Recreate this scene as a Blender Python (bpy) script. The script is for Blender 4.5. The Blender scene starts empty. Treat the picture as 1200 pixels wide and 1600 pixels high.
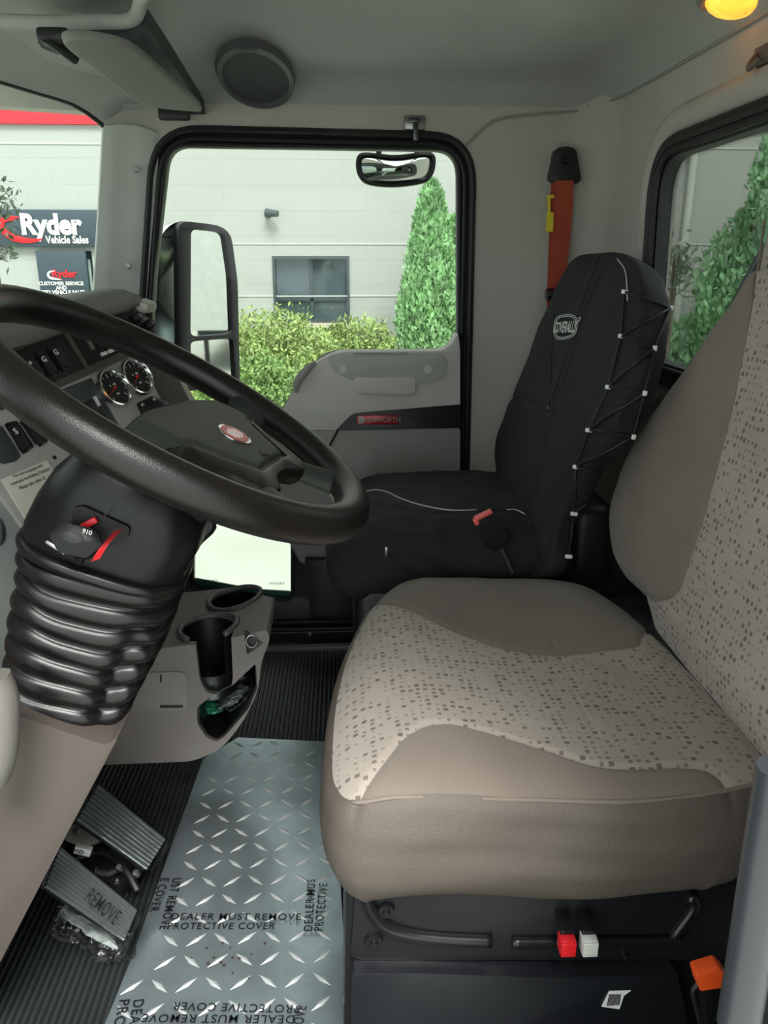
import bpy, bmesh, math, random
import numpy as np
from mathutils import Vector, Matrix, geometry, noise
random.seed(7)
SC = bpy.context.scene
COL = SC.collection
# ------------------------------------------------------------------ camera, light, exposure
CAM_Z = 1.13; PITCH = math.radians(17.8); YAW = math.radians(2.86); FPX = 1200.0
cam_d = bpy.data.cameras.new('camera'); cam = bpy.data.objects.new('camera', cam_d); COL.objects.link(cam)
cam.location = (0, 0, CAM_Z); cam.rotation_euler = (math.pi/2-PITCH, 0, -YAW)
cam_d.sensor_fit = 'VERTICAL'; cam_d.sensor_height = 24.0; cam_d.lens = 24.0*FPX/1600.0; cam_d.clip_start = 0.02; cam_d.clip_end = 500
SC.camera = cam
W = bpy.data.worlds.new('sky'); SC.world = W; W.use_nodes = True
nt = W.node_tree; nt.nodes.clear()
wo = nt.nodes.new('ShaderNodeOutputWorld'); bg = nt.nodes.new('ShaderNodeBackground'); bg.inputs[1].default_value = 1.2
tc = nt.nodes.new('ShaderNodeTexCoord'); wn = nt.nodes.new('ShaderNodeTexNoise'); wn.inputs['Scale'].default_value = 2.2; wn.inputs['Detail'].default_value = 6
wr = nt.nodes.new('ShaderNodeValToRGB'); wr.color_ramp.elements[0].position = .35; wr.color_ramp.elements[0].color = (.72, .84, .88, 1)
wr.color_ramp.elements[1].position = .65; wr.color_ramp.elements[1].color = (1, 1, .98, 1)
nt.links.new(tc.outputs['Generated'], wn.inputs['Vector']); nt.links.new(wn.outputs['Fac'], wr.inputs['Fac'])
nt.links.new(wr.outputs['Color'], bg.inputs['Color']); nt.links.new(bg.outputs[0], wo.inputs['Surface'])
sun_d = bpy.data.lights.new('sun', 'SUN'); sun_d.energy = 3.2; sun_d.angle = math.radians(25); sun_d.color = (1, .97, .92)
sun = bpy.data.objects.new('sun', sun_d); COL.objects.link(sun); sun.rotation_euler = Vector((.12, -.56, .83)).to_track_quat('Z', 'Y').to_euler()
SC.view_settings.view_transform = 'Standard'; SC.view_settings.look = 'None'; SC.view_settings.gamma = 1.0
SC.view_settings.exposure = 1.03
SC.view_settings.use_curve_mapping = False
SC.cycles.use_denoising = True; SC.cycles.max_bounces = 8; SC.cycles.diffuse_bounces = 4; SC.cycles.transparent_max_bounces = 16
SC.cycles.sample_clamp_indirect = 6

# ------------------------------------------------------------------ measuring helpers: a sight line through the photo met with a real plane
_fw = Vector((math.sin(YAW)*math.cos(PITCH), math.cos(YAW)*math.cos(PITCH), -math.sin(PITCH)))
_rt = Vector((math.cos(YAW), -math.sin(YAW), 0)); _up = _rt.cross(_fw); EYE = Vector((0, 0, CAM_Z))
def ray(px, py): return _fw + _rt*((px-600)/FPX) - _up*((py-800)/FPX)
def at(px, py, x=None, y=None, z=None):
    d = ray(px, py)
    i, v = (0, x) if x is not None else ((1, y) if y is not None else (2, z))
    return EYE + d*((v-EYE[i])/d[i])
def on(px, py, pt, n):
    d = ray(px, py); return EYE + d*(((Vector(pt)-EYE).dot(n))/d.dot(n))
# ------------------------------------------------------------------ materials
def lin(h):
    if not isinstance(h, str): return tuple(h)+(1,)
    c = [int(h[i:i+2], 16)/255 for i in (1, 3, 5)]
    return tuple(x/12.92 if x <= .04045 else ((x+.055)/1.055)**2.4 for x in c)+(1,)
MATS = {}
def mat(name, col, rough=.6, metal=0., bump=0., bscale=200., var=.06, vscale=6., spec=.5, coat=0., emit=0., sheen=0.):
    if name in MATS: return MATS[name]
    m = bpy.data.materials.new(name); m.use_nodes = True; t = m.node_tree; b = t.nodes['Principled BSDF']
    c = lin(col); tcn = t.nodes.new('ShaderNodeTexCoord')
    n = t.nodes.new('ShaderNodeTexNoise'); n.inputs['Scale'].default_value = vscale; n.inputs['Detail'].default_value = 5
    r = t.nodes.new('ShaderNodeValToRGB'); r.color_ramp.elements[0].position = .3; r.color_ramp.elements[1].position = .7
    r.color_ramp.elements[0].color = tuple(x*(1-var) for x in c[:3])+(1,); r.color_ramp.elements[1].color = tuple(min(1, x*(1+var)) for x in c[:3])+(1,)
    t.links.new(tcn.outputs['Object'], n.inputs['Vector']); t.links.new(n.outputs['Fac'], r.inputs['Fac']); t.links.new(r.outputs['Color'], b.inputs['Base Color'])
    b.inputs['Roughness'].default_value = rough; b.inputs['Metallic'].default_value = metal; b.inputs['Specular IOR Level'].default_value = spec
    b.inputs['Coat Weight'].default_value = coat; b.inputs['Sheen Weight'].default_value = sheen
    if emit: b.inputs['Emission Strength'].default_value = emit; t.links.new(r.outputs['Color'], b.inputs['Emission Color'])
    if bump:
        n2 = t.nodes.new('ShaderNodeTexNoise'); n2.inputs['Scale'].default_value = bscale; n2.inputs['Detail'].default_value = 3
        bu = t.nodes.new('ShaderNodeBump'); bu.inputs['Strength'].default_value = bump; bu.inputs['Distance'].default_value = .002
        t.links.new(tcn.outputs['Object'], n2.inputs['Vector']); t.links.new(n2.outputs['Fac'], bu.inputs['Height']); t.links.new(bu.outputs[0], b.inputs['Normal'])
    MATS[name] = m; return m
def glassy(name, tint, refl=.5, rough=.0, bump=0., bscale=30., base=.0):
    """thin pane / film: see-through with a Fresnel reflection"""
    m = bpy.data.materials.new(name); m.use_nodes = True; t = m.node_tree; t.nodes.clear()
    o = t.nodes.new('ShaderNodeOutputMaterial'); mx = t.nodes.new('ShaderNodeMixShader'); tr = t.nodes.new('ShaderNodeBsdfTransparent'); gl = t.nodes.new('ShaderNodeBsdfGlossy')
    lw = t.nodes.new('ShaderNodeLayerWeight'); lw.inputs['Blend'].default_value = refl; ma = t.nodes.new('ShaderNodeMath'); ma.operation = 'MULTIPLY_ADD'; ma.inputs[1].default_value = .75; ma.inputs[2].default_value = base
    tr.inputs['Color'].default_value = tuple(tint)+(1,); gl.inputs['Roughness'].default_value = rough
    t.links.new(lw.outputs['Fresnel'], ma.inputs[0]); t.links.new(ma.outputs[0], mx.inputs['Fac']); t.links.new(tr.outputs[0], mx.inputs[1]); t.links.new(gl.outputs[0], mx.inputs[2]); t.links.new(mx.outputs[0], o.inputs['Surface'])
    if bump:
        tcn = t.nodes.new('ShaderNodeTexCoord'); n2 = t.nodes.new('ShaderNodeTexNoise'); n2.inputs['Scale'].default_value = bscale; n2.inputs['Detail'].default_value = 4
        bu = t.nodes.new('ShaderNodeBump'); bu.inputs['Strength'].default_value = bump; bu.inputs['Distance'].default_value = .01
        t.links.new(tcn.outputs['Object'], n2.inputs['Vector']); t.links.new(n2.outputs['Fac'], bu.inputs['Height'])
        t.links.new(bu.outputs[0], gl.inputs['Normal']); t.links.new(bu.outputs[0], lw.inputs['Normal'])
    return m
def cloth_pattern(name, col, sq, scale=105.):
    """taupe upholstery with scattered darker squares, laid out in the UV (metres)"""
    m = mat(name, col, .95, bump=.5, bscale=900, var=.07, vscale=7, spec=.2, sheen=.15); t = m.node_tree; b = t.nodes['Principled BSDF']
    src = b.inputs['Base Color'].links[0].from_socket
    uv = t.nodes.new('ShaderNodeUVMap'); uv.uv_map = 'uv'
    sc = t.nodes.new('ShaderNodeVectorMath'); sc.operation = 'SCALE'; sc.inputs['Scale'].default_value = scale; t.links.new(uv.outputs[0], sc.inputs[0])
    fl = t.nodes.new('ShaderNodeVectorMath'); fl.operation = 'FLOOR'; t.links.new(sc.outputs[0], fl.inputs[0])
    fr = t.nodes.new('ShaderNodeVectorMath'); fr.operation = 'FRACTION'; t.links.new(sc.outputs[0], fr.inputs[0])
    wn_ = t.nodes.new('ShaderNodeTexWhiteNoise'); wn_.noise_dimensions = '2D'; t.links.new(fl.outputs[0], wn_.inputs['Vector'])
    sep = t.nodes.new('ShaderNodeSeparateXYZ'); t.links.new(fr.outputs[0], sep.inputs[0]); sc2 = t.nodes.new('ShaderNodeSeparateColor'); t.links.new(wn_.outputs['Color'], sc2.inputs[0])
    def M(op, a, b_, c=None):
        n = t.nodes.new('ShaderNodeMath'); n.operation = op
        for i, v in enumerate((a, b_) if c is None else (a, b_, c)):
            if hasattr(v, 'node'): t.links.new(v, n.inputs[i])
            else: n.inputs[i].default_value = v
        return n.outputs[0]
    dx = M('ABSOLUTE', M('SUBTRACT', sep.outputs[0], M('MULTIPLY_ADD', sc2.outputs[0], .3, .35)), 0); dy = M('ABSOLUTE', M('SUBTRACT', sep.outputs[1], M('MULTIPLY_ADD', sc2.outputs[1], .3, .35)), 0)
    size = M('MULTIPLY_ADD', sc2.outputs[2], .17, .13)
    big = M('GREATER_THAN', wn_.outputs['Value'], .30)
    msk = M('MULTIPLY', M('MULTIPLY', M('LESS_THAN', dx, size), M('LESS_THAN', dy, size)), big)
    fac = M('MULTIPLY', msk, M('MULTIPLY_ADD', sc2.outputs[2], .6, .35))
    mx = t.nodes.new('ShaderNodeMix'); mx.data_type = 'RGBA'; mx.inputs[7].default_value = lin(sq)
    t.links.new(fac, mx.inputs[0]); t.links.new(src, mx.inputs[6]); t.links.new(mx.outputs[2], b.inputs['Base Color'])
    return m
TRIM = mat('grey_trim', '#c6c4be', .62, bump=.25, bscale=700)
TRIM_D = mat('dark_grey_trim', '#979590', .62, bump=.25, bscale=700)
TRIM_B = mat('brown_grey_trim', '#524b46', .6, bump=.2, bscale=700)
HEAD = mat('headliner_cloth', '#b0b3af', .9, bump=.4, bscale=500, var=.07, vscale=3)
WALLM = mat('cab_back_cloth', '#b5b2aa', .9, bump=.4, bscale=500, var=.07, vscale=3)
PILLAR = mat('pillar_plastic', '#c9cdc6', .5, bump=.2, bscale=600)
BLACK = mat('black_plastic', '#1b1b1d', .42, bump=.15, bscale=500, var=.1)
BLACKG = mat('gloss_black_plastic', '#18181a', .25, var=.1)
RUBBER = mat('black_rubber', '#17191a', .5, bump=.1, bscale=300, var=.1)
BOOTM = mat('satin_boot_rubber', '#151313', .28, bump=.1, bscale=900, var=.1)
RIMM = mat('worn_wheel_leather', '#14110f', .30, bump=.2, bscale=800, var=.18, vscale=12)
PADM = mat('wheel_pad_vinyl', '#353935', .5, bump=.35, bscale=500, var=.08)
DASHM = mat('silver_grey_dash', '#b2b1ab', .5, metal=.15, bump=.1, bscale=600)
CHROME = mat('chrome', '#d8d8d8', .12, metal=1., var=.03)
STEEL = mat('dull_steel', '#9a9a98', .35, metal=1., var=.08)
MIRROR = mat('mirror_silver', '#e8ecea', .02, metal=1., var=.0)
TREAD = mat('tread_aluminium', '#a9b7bd', .32, metal=.8, bump=.3, bscale=50, var=.2, vscale=9)
COVER = mat('black_canvas_cover', '#252528', .78, bump=.5, bscale=1200, var=.12, vscale=8, spec=.3)
TAUPE = mat('taupe_bolster_cloth', '#7d7268', .92, bump=.5, bscale=900, var=.07, vscale=9, sheen=.15)
TAUPE_S = mat('taupe_skirt_vinyl', '#5d554e', .6, bump=.5, bscale=500, var=.06, vscale=9)
CUSH = cloth_pattern('patterned_seat_cloth', '#a59c92', '#625951', 88.)
RED = mat('red_plastic', '#d8232b', .4)
WHITE = mat('white_paint', '#e6e6e2', .5)
ORANGE = mat('orange_plastic', '#e8561f', .4)
BELT = mat('orange_red_webbing', '#a8452c', .75, bump=.4, bscale=900)
PANE_W = glassy('windshield_glass', (.60, .655, .62), .06)
PANE = glassy('window_pane_glass', (.765, .795, .77), .2)
WRAP2 = glassy('tight_clear_wrap', (.97, .975, .975), .10, .1, bump=.8, bscale=60)
FILM = glassy('clear_crinkled_film', (.98, .985, .985), .12, .12, bump=.3, bscale=22, base=.0)
WRAP = glassy('crumpled_clear_wrap', (.97, .975, .975), .22, .15, bump=.9, bscale=40, base=.03)
INK = mat('black_ink', '#101012', .5)
# ------------------------------------------------------------------ objects
def tag(o, label=None, cat=None, group=None, kind=None):
    if label: o['label'] = label
    if cat: o['category'] = cat
    if group: o['group'] = group
    if kind: o['kind'] = kind
    return o
def root(name, loc, label, cat, group=None):
    o = bpy.data.objects.new(name, None); COL.objects.link(o); o.location = loc; o.empty_display_size = .05
    return tag(o, label, cat, group)
def wloc(o):
    return Vector(o.location) if o.parent is None else Vector()
def attach(o, parent):
    if parent is not None:
        o.parent = parent; o.matrix_parent_inverse = (Matrix.Translation(wloc(parent))).inverted()
    return o
class MB:
    def __init__(s): s.v = []; s.f = []; s.uv = None
    def add(s, vs, fs):
        b = len(s.v); s.v += [tuple(v) for v in vs]; s.f += [tuple(i+b for i in f) for f in fs]; return s
    def bm(s, bm, M=Matrix()):
        bm.verts.index_update(); s.add([M @ v.co for v in bm.verts], [[v.index for v in f.verts] for f in bm.faces]); bm.free(); return s
    def box(s, c, sz, r=0, seg=2, M=None, rot=None):
        bm = bmesh.new(); bmesh.ops.create_cube(bm, size=1)
        for v in bm.verts: v.co = Vector((v.co[0]*sz[0], v.co[1]*sz[1], v.co[2]*sz[2]))
        if r: bmesh.ops.bevel(bm, geom=list(bm.edges), offset=min(r, min(sz)*.49), segments=seg, affect='EDGES', profile=.5)
        T = Matrix.Translation(c)
        if rot is not None: T = T @ rot
        return s.bm(bm, (M or Matrix()) @ T)
    def cyl(s, a, b, r, n=20, r2=None, cap=True):
        a = Vector(a); b = Vector(b); r2 = r if r2 is None else r2; d = (b-a).normalized(); q = d.to_track_quat('Z', 'Y')
        vs = []
        for p, rr in ((a, r), (b, r2)):
            for i in range(n): vs.append(p + q @ Vector((rr*math.cos(2*math.pi*i/n), rr*math.sin(2*math.pi*i/n), 0)))
        fs = [[i, (i+1) % n, n+(i+1) % n, n+i] for i in range(n)]
        if cap: fs += [list(range(n))[::-1], list(range(n, 2*n))]
        return s.add(vs, fs)
    def tube(s, pts, r, n=10, closed=False, flat=None, cap=True):
        """r: number or list; flat=(normal, ratio) squashes the section along a direction"""
        pts = [Vector(p) for p in pts]; N = len(pts); rs = r if hasattr(r, '__len__') else [r]*N; prev = None; vs = []
        for i, p in enumerate(pts):
            t = (pts[(i+1) % N]-pts[i-1]) if closed else (pts[min(i+1, N-1)]-pts[max(i-1, 0)]); t.normalize()
            if flat is not None: u = flat[0].cross(t).normalized()
            elif prev is None: u = t.orthogonal().normalized()
            else: u = (prev - t*prev.dot(t)).normalized()
            prev = u; w = t.cross(u); k = 1 if flat is None else flat[1]
            for j in range(n):
                a = 2*math.pi*j/n; vs.append(p + u*(rs[i]*math.cos(a)) + w*(rs[i]*k*math.sin(a)))
        fs = [[i*n+j, i*n+(j+1) % n, ((i+1) % N)*n+(j+1) % n, ((i+1) % N)*n+j] for i in range(N if closed else N-1) for j in range(n)]
        if cap and not closed: fs += [list(range(n))[::-1], list(range((N-1)*n, N*n))]
        return s.add(vs, fs)
    def grid(s, G, closed_u=False, closed_v=False, cap0=False, cap1=False):
        """G[i][j] points"""
        nu = len(G); nv = len(G[0]); vs = [p for row in G for p in row]
        fs = [[i*nv+j, i*nv+(j+1) % nv, ((i+1) % nu)*nv+(j+1) % nv, ((i+1) % nu)*nv+j] for i in range(nu if closed_u else nu-1) for j in range(nv if closed_v else nv-1)]
        if cap0: fs.append(list(range(nv))[::-1])
        if cap1: fs.append(list(range((nu-1)*nv, nu*nv)))
        return s.add(vs, fs)
    def slab(s, outer, holes, F, t, inner_sides=True):
        """flat plate with holes: 2D outlines in the frame F (Matrix: x, y in plane, z thickness direction); front at 0, back at -t"""
        polys = [outer]+list(holes); flat = [p for q in polys for p in q]
        tri = geometry.tessellate_polygon([[Vector((p[0], p[1], 0)) for p in q] for q in polys])
        n = len(flat); vs = [F @ Vector((p[0], p[1], 0)) for p in flat]+[F @ Vector((p[0], p[1], -t)) for p in flat]
        fs = [list(q) for q in tri]+[[i+n for i in q][::-1] for q in tri]; b = 0
        for q in polys:
            m = len(q); fs += [[b+i, b+(i+1) % m, n+b+(i+1) % m, n+b+i] for i in range(m)]; b += m
        return s.add(vs, fs)
    def build(s, name, m, parent=None, sharp=40, label=None, merge=False, bevel=0):
        me = bpy.data.meshes.new(name); me.from_pydata(s.v, [], s.f); 
        bm = bmesh.new(); bm.from_mesh(me)
        if merge: bmesh.ops.remove_doubles(bm, verts=bm.verts, dist=1e-5)
        if s.uv is None: bmesh.ops.recalc_face_normals(bm, faces=bm.faces)
        if bevel:
            es = [e for e in bm.edges if len(e.link_faces) == 2 and e.calc_face_angle(0) > .6]
            bmesh.ops.bevel(bm, geom=es, offset=bevel, segments=2, affect='EDGES', profile=.5, clamp_overlap=True)
        bm.to_mesh(me); bm.free()
        if s.uv is not None:
            l = me.uv_layers.new(name='uv'); idx = np.empty(len(me.loops), int); me.loops.foreach_get('vertex_index', idx)
            l.data.foreach_set('uv', np.asarray(s.uv, float)[idx].ravel())
        me.shade_smooth()
        if sharp: me.set_sharp_from_angle(angle=math.radians(sharp))
        me.materials.append(m); o = bpy.data.objects.new(name, me); COL.objects.link(o); attach(o, parent)
        if label: o['label'] = label
        return o
def struct(o): o['kind'] = 'structure'; return o
def frame(o, ex, ey, ez=None):
    ex = Vector(ex).normalized(); ey = Vector(ey); ey = (ey-ex*ey.dot(ex)).normalized(); ez = ex.cross(ey)
    M = Matrix((ex, ey, ez)).transposed().to_4x4(); M.translation = Vector(o); return M
def spline(P, n, closed=False):
    """Catmull-Rom through P resampled by arc length, any dimension"""
    P = np.array([list(p) for p in P], float); N = len(P)
    Q = []
    for i in range(N if closed else N-1):
        a, b, c, d = (P[(i-1) % N], P[i], P[(i+1) % N], P[(i+2) % N]) if closed else (P[max(i-1, 0)], P[i], P[i+1], P[min(i+2, N-1)])
        for t in np.linspace(0, 1, 16, endpoint=False): Q.append(.5*(2*b+(c-a)*t+(2*a-5*b+4*c-d)*t*t+(3*b-3*c+d-a)*t**3))
    Q.append(P[0] if closed else P[-1]); Q = np.array(Q); L = np.r_[0, np.cumsum(np.linalg.norm(np.diff(Q, axis=0), axis=1))]
    T = np.linspace(0, L[-1], n+1 if closed else n); R = np.c_[tuple(np.interp(T, L, Q[:, k]) for k in range(P.shape[1]))]
    return R[:-1] if closed else R
def rpoly(pts, r, seg=5):
    """polygon with rounded corners; r number or list"""
    out = []; N = len(pts)
    for i in range(N):
        p = Vector(pts[i][:2]); a = Vector(pts[i-1][:2]); b = Vector(pts[(i+1) % N][:2]); rr = r[i] if hasattr(r, '__len__') else r
        u = (a-p); v = (b-p); rr = min(rr, u.length*.48, v.length*.48)
        if rr <= 1e-6: out.append(tuple(p)); continue
        A = p+u.normalized()*rr; B = p+v.normalized()*rr
        for k in range(seg+1):
            t = k/seg; q = A*(1-t)**2+p*2*t*(1-t)+B*t*t; out.append((q.x, q.y))
    return out
def inset(poly, d):
    """offset closed 2D outline by d (positive grows a CCW outline)"""
    P = np.array(poly, float); t = np.roll(P, -1, 0)-np.roll(P, 1, 0); t /= np.linalg.norm(t, axis=1)[:, None]+1e-12
    n = np.c_[t[:, 1], -t[:, 0]]
    A = .5*np.sum(P[:, 0]*np.roll(P[:, 1], -1)-np.roll(P[:, 0], -1)*P[:, 1])
    return [tuple(q) for q in P+n*d*(1 if A > 0 else -1)]
def ellipse(cx, cy, a, b=None, n=28, rot=0):
    b = b or a; return [(cx+a*math.cos(t)*math.cos(rot)-b*math.sin(t)*math.sin(rot), cy+a*math.cos(t)*math.sin(rot)+b*math.sin(t)*math.cos(rot)) for t in [2*math.pi*i/n for i in range(n)]]
def nz(x, y, z=0., s=1.): return noise.noise(Vector((x*s, y*s, z*s)))
def inside(P, poly):
    x, y = P[:, 0], P[:, 1]; r = np.zeros(len(P), bool); n = len(poly)
    for i in range(n):
        x1, y1 = poly[i]; x2, y2 = poly[(i+1) % n]
        if y1 == y2: continue
        c = ((y1 > y) != (y2 > y)) & (x < (x2-x1)*(y-y1)/(y2-y1)+x1); r ^= c
    return r
def nearest(P, poly):
    best = np.full(len(P), 1e9); Q = P.copy(); n = len(poly)
    for i in range(n):
        a = np.array(poly[i]); b = np.array(poly[(i+1) % n]); ab = b-a; L = ab@ab
        if L < 1e-14: continue
        t = np.clip((P-a)@ab/L, 0, 1); C_ = a+t[:, None]*ab; d = np.linalg.norm(P-C_, axis=1); k = d < best; best[k] = d[k]; Q[k] = C_[k]
    return best, Q
def pillow(M, outline, top, side, center, nt_=240, nr=60, seams=(), groove=.003, gw=.006, disp=None, side_k=None):
    """cushion: plan outline, top(x,y,s)->z, side profile [(out,dz)], seams [(part, region polygon)] -> dict part -> MB"""
    O = spline(outline, nt_, True); c = np.array(center, float)
    S = (np.arange(1, nr+1)/nr)**.8
    xy = np.vstack([c[None]]+[c+s*(O-c) for s in S]); sv = np.r_[0, np.repeat(S, nt_)]
    faces = [(0, 1+j, 1+(j+1) % nt_) for j in range(nt_)]
    for i in range(nr-1):
        b = 1+i*nt_; faces += [(b+j, b+nt_+j, b+nt_+(j+1) % nt_, b+(j+1) % nt_) for j in range(nt_)]
    nf_top = len(faces); lab = np.zeros(nf_top, int); names = ['top']; dm = np.full(len(xy), 1e9)
    E = np.array([(f[i], f[(i+1) % len(f)]) for f in faces for i in range(len(f))])
    for k, (nm, poly) in enumerate(seams):
        names.append(nm); ins = inside(xy, poly); d, Q = nearest(xy, poly); cross = ins[E[:, 0]] != ins[E[:, 1]]
        a = E[cross]; pick = np.where(d[a[:, 0]] < d[a[:, 1]], a[:, 0], a[:, 1]); pick = np.unique(pick); pick = pick[(pick > 0)&(sv[pick] < .999)]
        xy[pick] = Q[pick]; onc = np.zeros(len(xy), bool); onc[pick] = True
        d2, _ = nearest(xy, poly); d2[onc] = 0; dm = np.minimum(dm, d2)
        for fi, f in enumerate(faces[:nf_top]):
            free = [i for i in f if not onc[i]]
            if not free: 
                free = f
                q = xy[list(f)].mean(0)[None]; v = inside(q, poly)[0]
            else: v = ins[free].mean() > .5
            if v: lab[fi] = k+1
    z = np.array([top(p[0], p[1], s) for p, s in zip(xy, sv)]) - groove*np.exp(-(dm/gw)**2)
    uv = [tuple(p) for p in xy]; V = [(p[0], p[1], zz) for p, zz in zip(xy, z)]
    t = np.roll(O, -1, 0)-np.roll(O, 1, 0); t /= np.linalg.norm(t, axis=1)[:, None]; n = np.c_[t[:, 1], -t[:, 0]]
    if np.sum(O[:, 0]*np.roll(O[:, 1], -1)-np.roll(O[:, 0], -1)*O[:, 1]) < 0: n = -n
    zr = z[-nt_:]; base = 1+(nr-1)*nt_; names.append('side'); sl = len(names)-1; run = 0; pp = (0, 0); sp = spline([(0, 0)]+list(side), 26)[1:]
    for q in sp:
        b = len(V); run += math.hypot(q[0]-pp[0], q[1]-pp[1]); pp = q
        for j in range(nt_):
            k = 1 if side_k is None else side_k(O[j][0], O[j][1])
            V.append((O[j, 0]+n[j, 0]*q[0], O[j, 1]+n[j, 1]*q[0], zr[j]+q[1]*k)); uv.append((O[j, 0]+n[j, 0]*run, O[j, 1]+n[j, 1]*run))
        faces += [(base+j, b+j, b+(j+1) % nt_, base+(j+1) % nt_) for j in range(nt_)]; base = b
    lab = np.r_[lab, np.full(len(faces)-nf_top, sl)]
    faces.append(tuple(range(base, base+nt_))); lab = np.r_[lab, sl]
    if disp: V = [disp(*v) for v in V]
    out = {}
    for k, nm in enumerate(names):
        fs = [faces[i] for i in np.nonzero(lab == k)[0]]
        if not fs: continue
        used = sorted({i for f in fs for i in f}); mp = {u: i for i, u in enumerate(used)}
        mb = MB(); mb.v = [tuple(M @ Vector(V[u])) for u in used]; mb.f = [tuple(mp[i] for i in f) for f in fs]; mb.uv = [uv[u] for u in used]; out[nm] = mb
    return out, (lambda x, y, z: M @ Vector(disp(x, y, z) if disp else (x, y, z)))
def txt(body, size, M, m, parent, name='lettering', align='CENTER', ext=.0004, bold=0, sx=1., space=1., line=1.):
    cu = bpy.data.curves.new(name, 'FONT'); cu.body = body; cu.size = size; cu.align_x = align; cu.align_y = 'CENTER'; cu.extrude = ext; cu.offset = bold; cu.space_character = space; cu.space_line = line; cu.resolution_u = 3
    o = bpy.data.objects.new(name, cu); me = bpy.data.meshes.new_from_object(o); bpy.data.objects.remove(o); bpy.data.curves.remove(cu)
    me.transform(M @ Matrix.Diagonal((sx, 1, 1, 1))); me.name = name; me.materials.clear(); me.materials.append(m)
    o = bpy.data.objects.new(name, me); COL.objects.link(o); return attach(o, parent)
def boolean(o, cutter):
    md = o.modifiers.new('cut', 'BOOLEAN'); md.operation = 'DIFFERENCE'; md.object = cutter; md.solver = 'EXACT'
    dg = bpy.context.evaluated_depsgraph_get(); me = bpy.data.meshes.new_from_object(o.evaluated_get(dg)); o.modifiers.clear(); old = o.data; o.data = me; me.name = old.name
    bpy.data.meshes.remove(old); cm = cutter.data; bpy.data.objects.remove(cutter); bpy.data.meshes.remove(cm); me.set_sharp_from_angle(angle=math.radians(35))
from mathutils.bvhtree import BVHTree
def surf(*objs):
    vs = []; fs = []
    for o in objs: b = len(vs); vs += [v.co.copy() for v in o.data.vertices]; fs += [[i+b for i in p.vertices] for p in o.data.polygons]
    T = BVHTree.FromPolygons(vs, fs)
    def h(px, py, lift=0.):
        d = ray(px, py).normalized(); r = T.ray_cast(EYE, d)
        if r[0] is None: r = T.find_nearest(at(px, py, y=1.5)); 
        n = r[1] if r[1].dot(d) < 0 else -r[1]; return r[0]+n*lift
    return h
XZ = lambda y: Matrix(((1, 0, 0, 0), (0, 0, -1, y), (0, 1, 0, 0), (0, 0, 0, 1)))   # plane at Y=y, local (x,z), local +z faces the driver side (-Y)
def xz(px, py, y): p = at(px, py, y=y); return (p.x, p.z)
# ================================================================== OUTSIDE
GZ = -1.05; BY = 14.0
conc = mat('pale_concrete', '#adb0a6', .9, bump=.5, bscale=30, var=.1, vscale=.8)
mb = MB(); mb.box((0, 10, GZ-.1), (90, 80, .2)); struct(mb.build('ground', conc))
bwall = mat('painted_block_wall', '#b0b3b0', .8, var=.02, vscale=.4)
def block_lines(m):
    t = m.node_tree; b = t.nodes['Principled BSDF']; tcn = t.nodes.new('ShaderNodeTexCoord'); mp = t.nodes.new('ShaderNodeMapping'); mp.inputs['Rotation'].default_value = (math.pi/2, 0, 0)
    br = t.nodes.new('ShaderNodeTexBrick'); br.inputs['Scale'].default_value = 1; br.inputs['Brick Width'].default_value = .8; br.inputs['Row Height'].default_value = .4; br.inputs['Mortar Size'].default_value = .008
    bu = t.nodes.new('ShaderNodeBump'); bu.inputs['Strength'].default_value = .6; bu.inputs['Distance'].default_value = .01; bu.invert = True
    t.links.new(tcn.outputs['Object'], mp.inputs[0]); t.links.new(mp.outputs[0], br.inputs['Vector']); t.links.new(br.outputs['Fac'], bu.inputs['Height']); t.links.new(bu.outputs[0], b.inputs['Normal'])
block_lines(bwall)
bl = root('building', (0, BY, GZ), 'long white painted block building behind the hedges, with a dark framed window', 'building')
w0 = xz(425, 400, BY); w1 = xz(547, 503, BY)
wn0 = [(w0[0], w1[1]), (w1[0], w1[1]), (w1[0], w0[1]), (w0[0], w0[1])]
d0 = xz(55, 392, BY); d1 = xz(148, 640, BY)
dr0 = [(d0[0], GZ+.02), (d1[0]+.25, GZ+.02), (d1[0]+.25, d0[1]), (d0[0], d0[1])]
mb = MB(); mb.slab([(-16, GZ), (22, GZ), (22, 6.6), (-16, 6.6)], [wn0, dr0], XZ(BY), .3); mb.build('wall', bwall, bl)
mb = MB(); mb.box((3, BY+4.1, 6.5), (38, 8, .2)); mb.build('roof', mat('roof_metal', '#9aa09c', .6), bl)
mb = MB(); mb.box((3, BY-.03, 3.43), (38, .06, .26)); mb.build('stripe', mat('red_fascia', '#d8323f', .6), bl, label='red painted band high on the wall')
for z in (.62, 1.48, 3.02, 4.6):
    mb = MB(); mb.box((3, BY-.006, z), (38, .012, .02)); mb.build('course_ledge', mat('wall_course_line', '#c9cec7', .8), bl)  # thin pale strips along the block courses
dk = mat('dark_window_frame', '#4a5358', .4)
mb = MB(); mb.slab([wn0[0], wn0[1], wn0[2], wn0[3]], [inset(wn0, -.07)], XZ(BY-.03), .12); f = mb.build('window_frame', dk, bl)
mb = MB(); mb.box(((w0[0]+w1[0])/2, BY+.12, (w0[1]+w1[1])/2), (w1[0]-w0[0], .02, w0[1]-w1[1])); mb.build('pane', mat('dark_reflecting_glass', '#4d5c62', .04, spec=1.), f)
mb = MB(); mb.box(((w0[0]+w1[0])/2, BY+.08, (w0[1]+w1[1])/2), (.05, .04, w0[1]-w1[1]-.14)); mb.box(((w0[0]+w1[0])/2, BY+.08, w1[1]+.38), (w1[0]-w0[0]-.14, .04, .05)); mb.build('muntin', dk, f)
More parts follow.
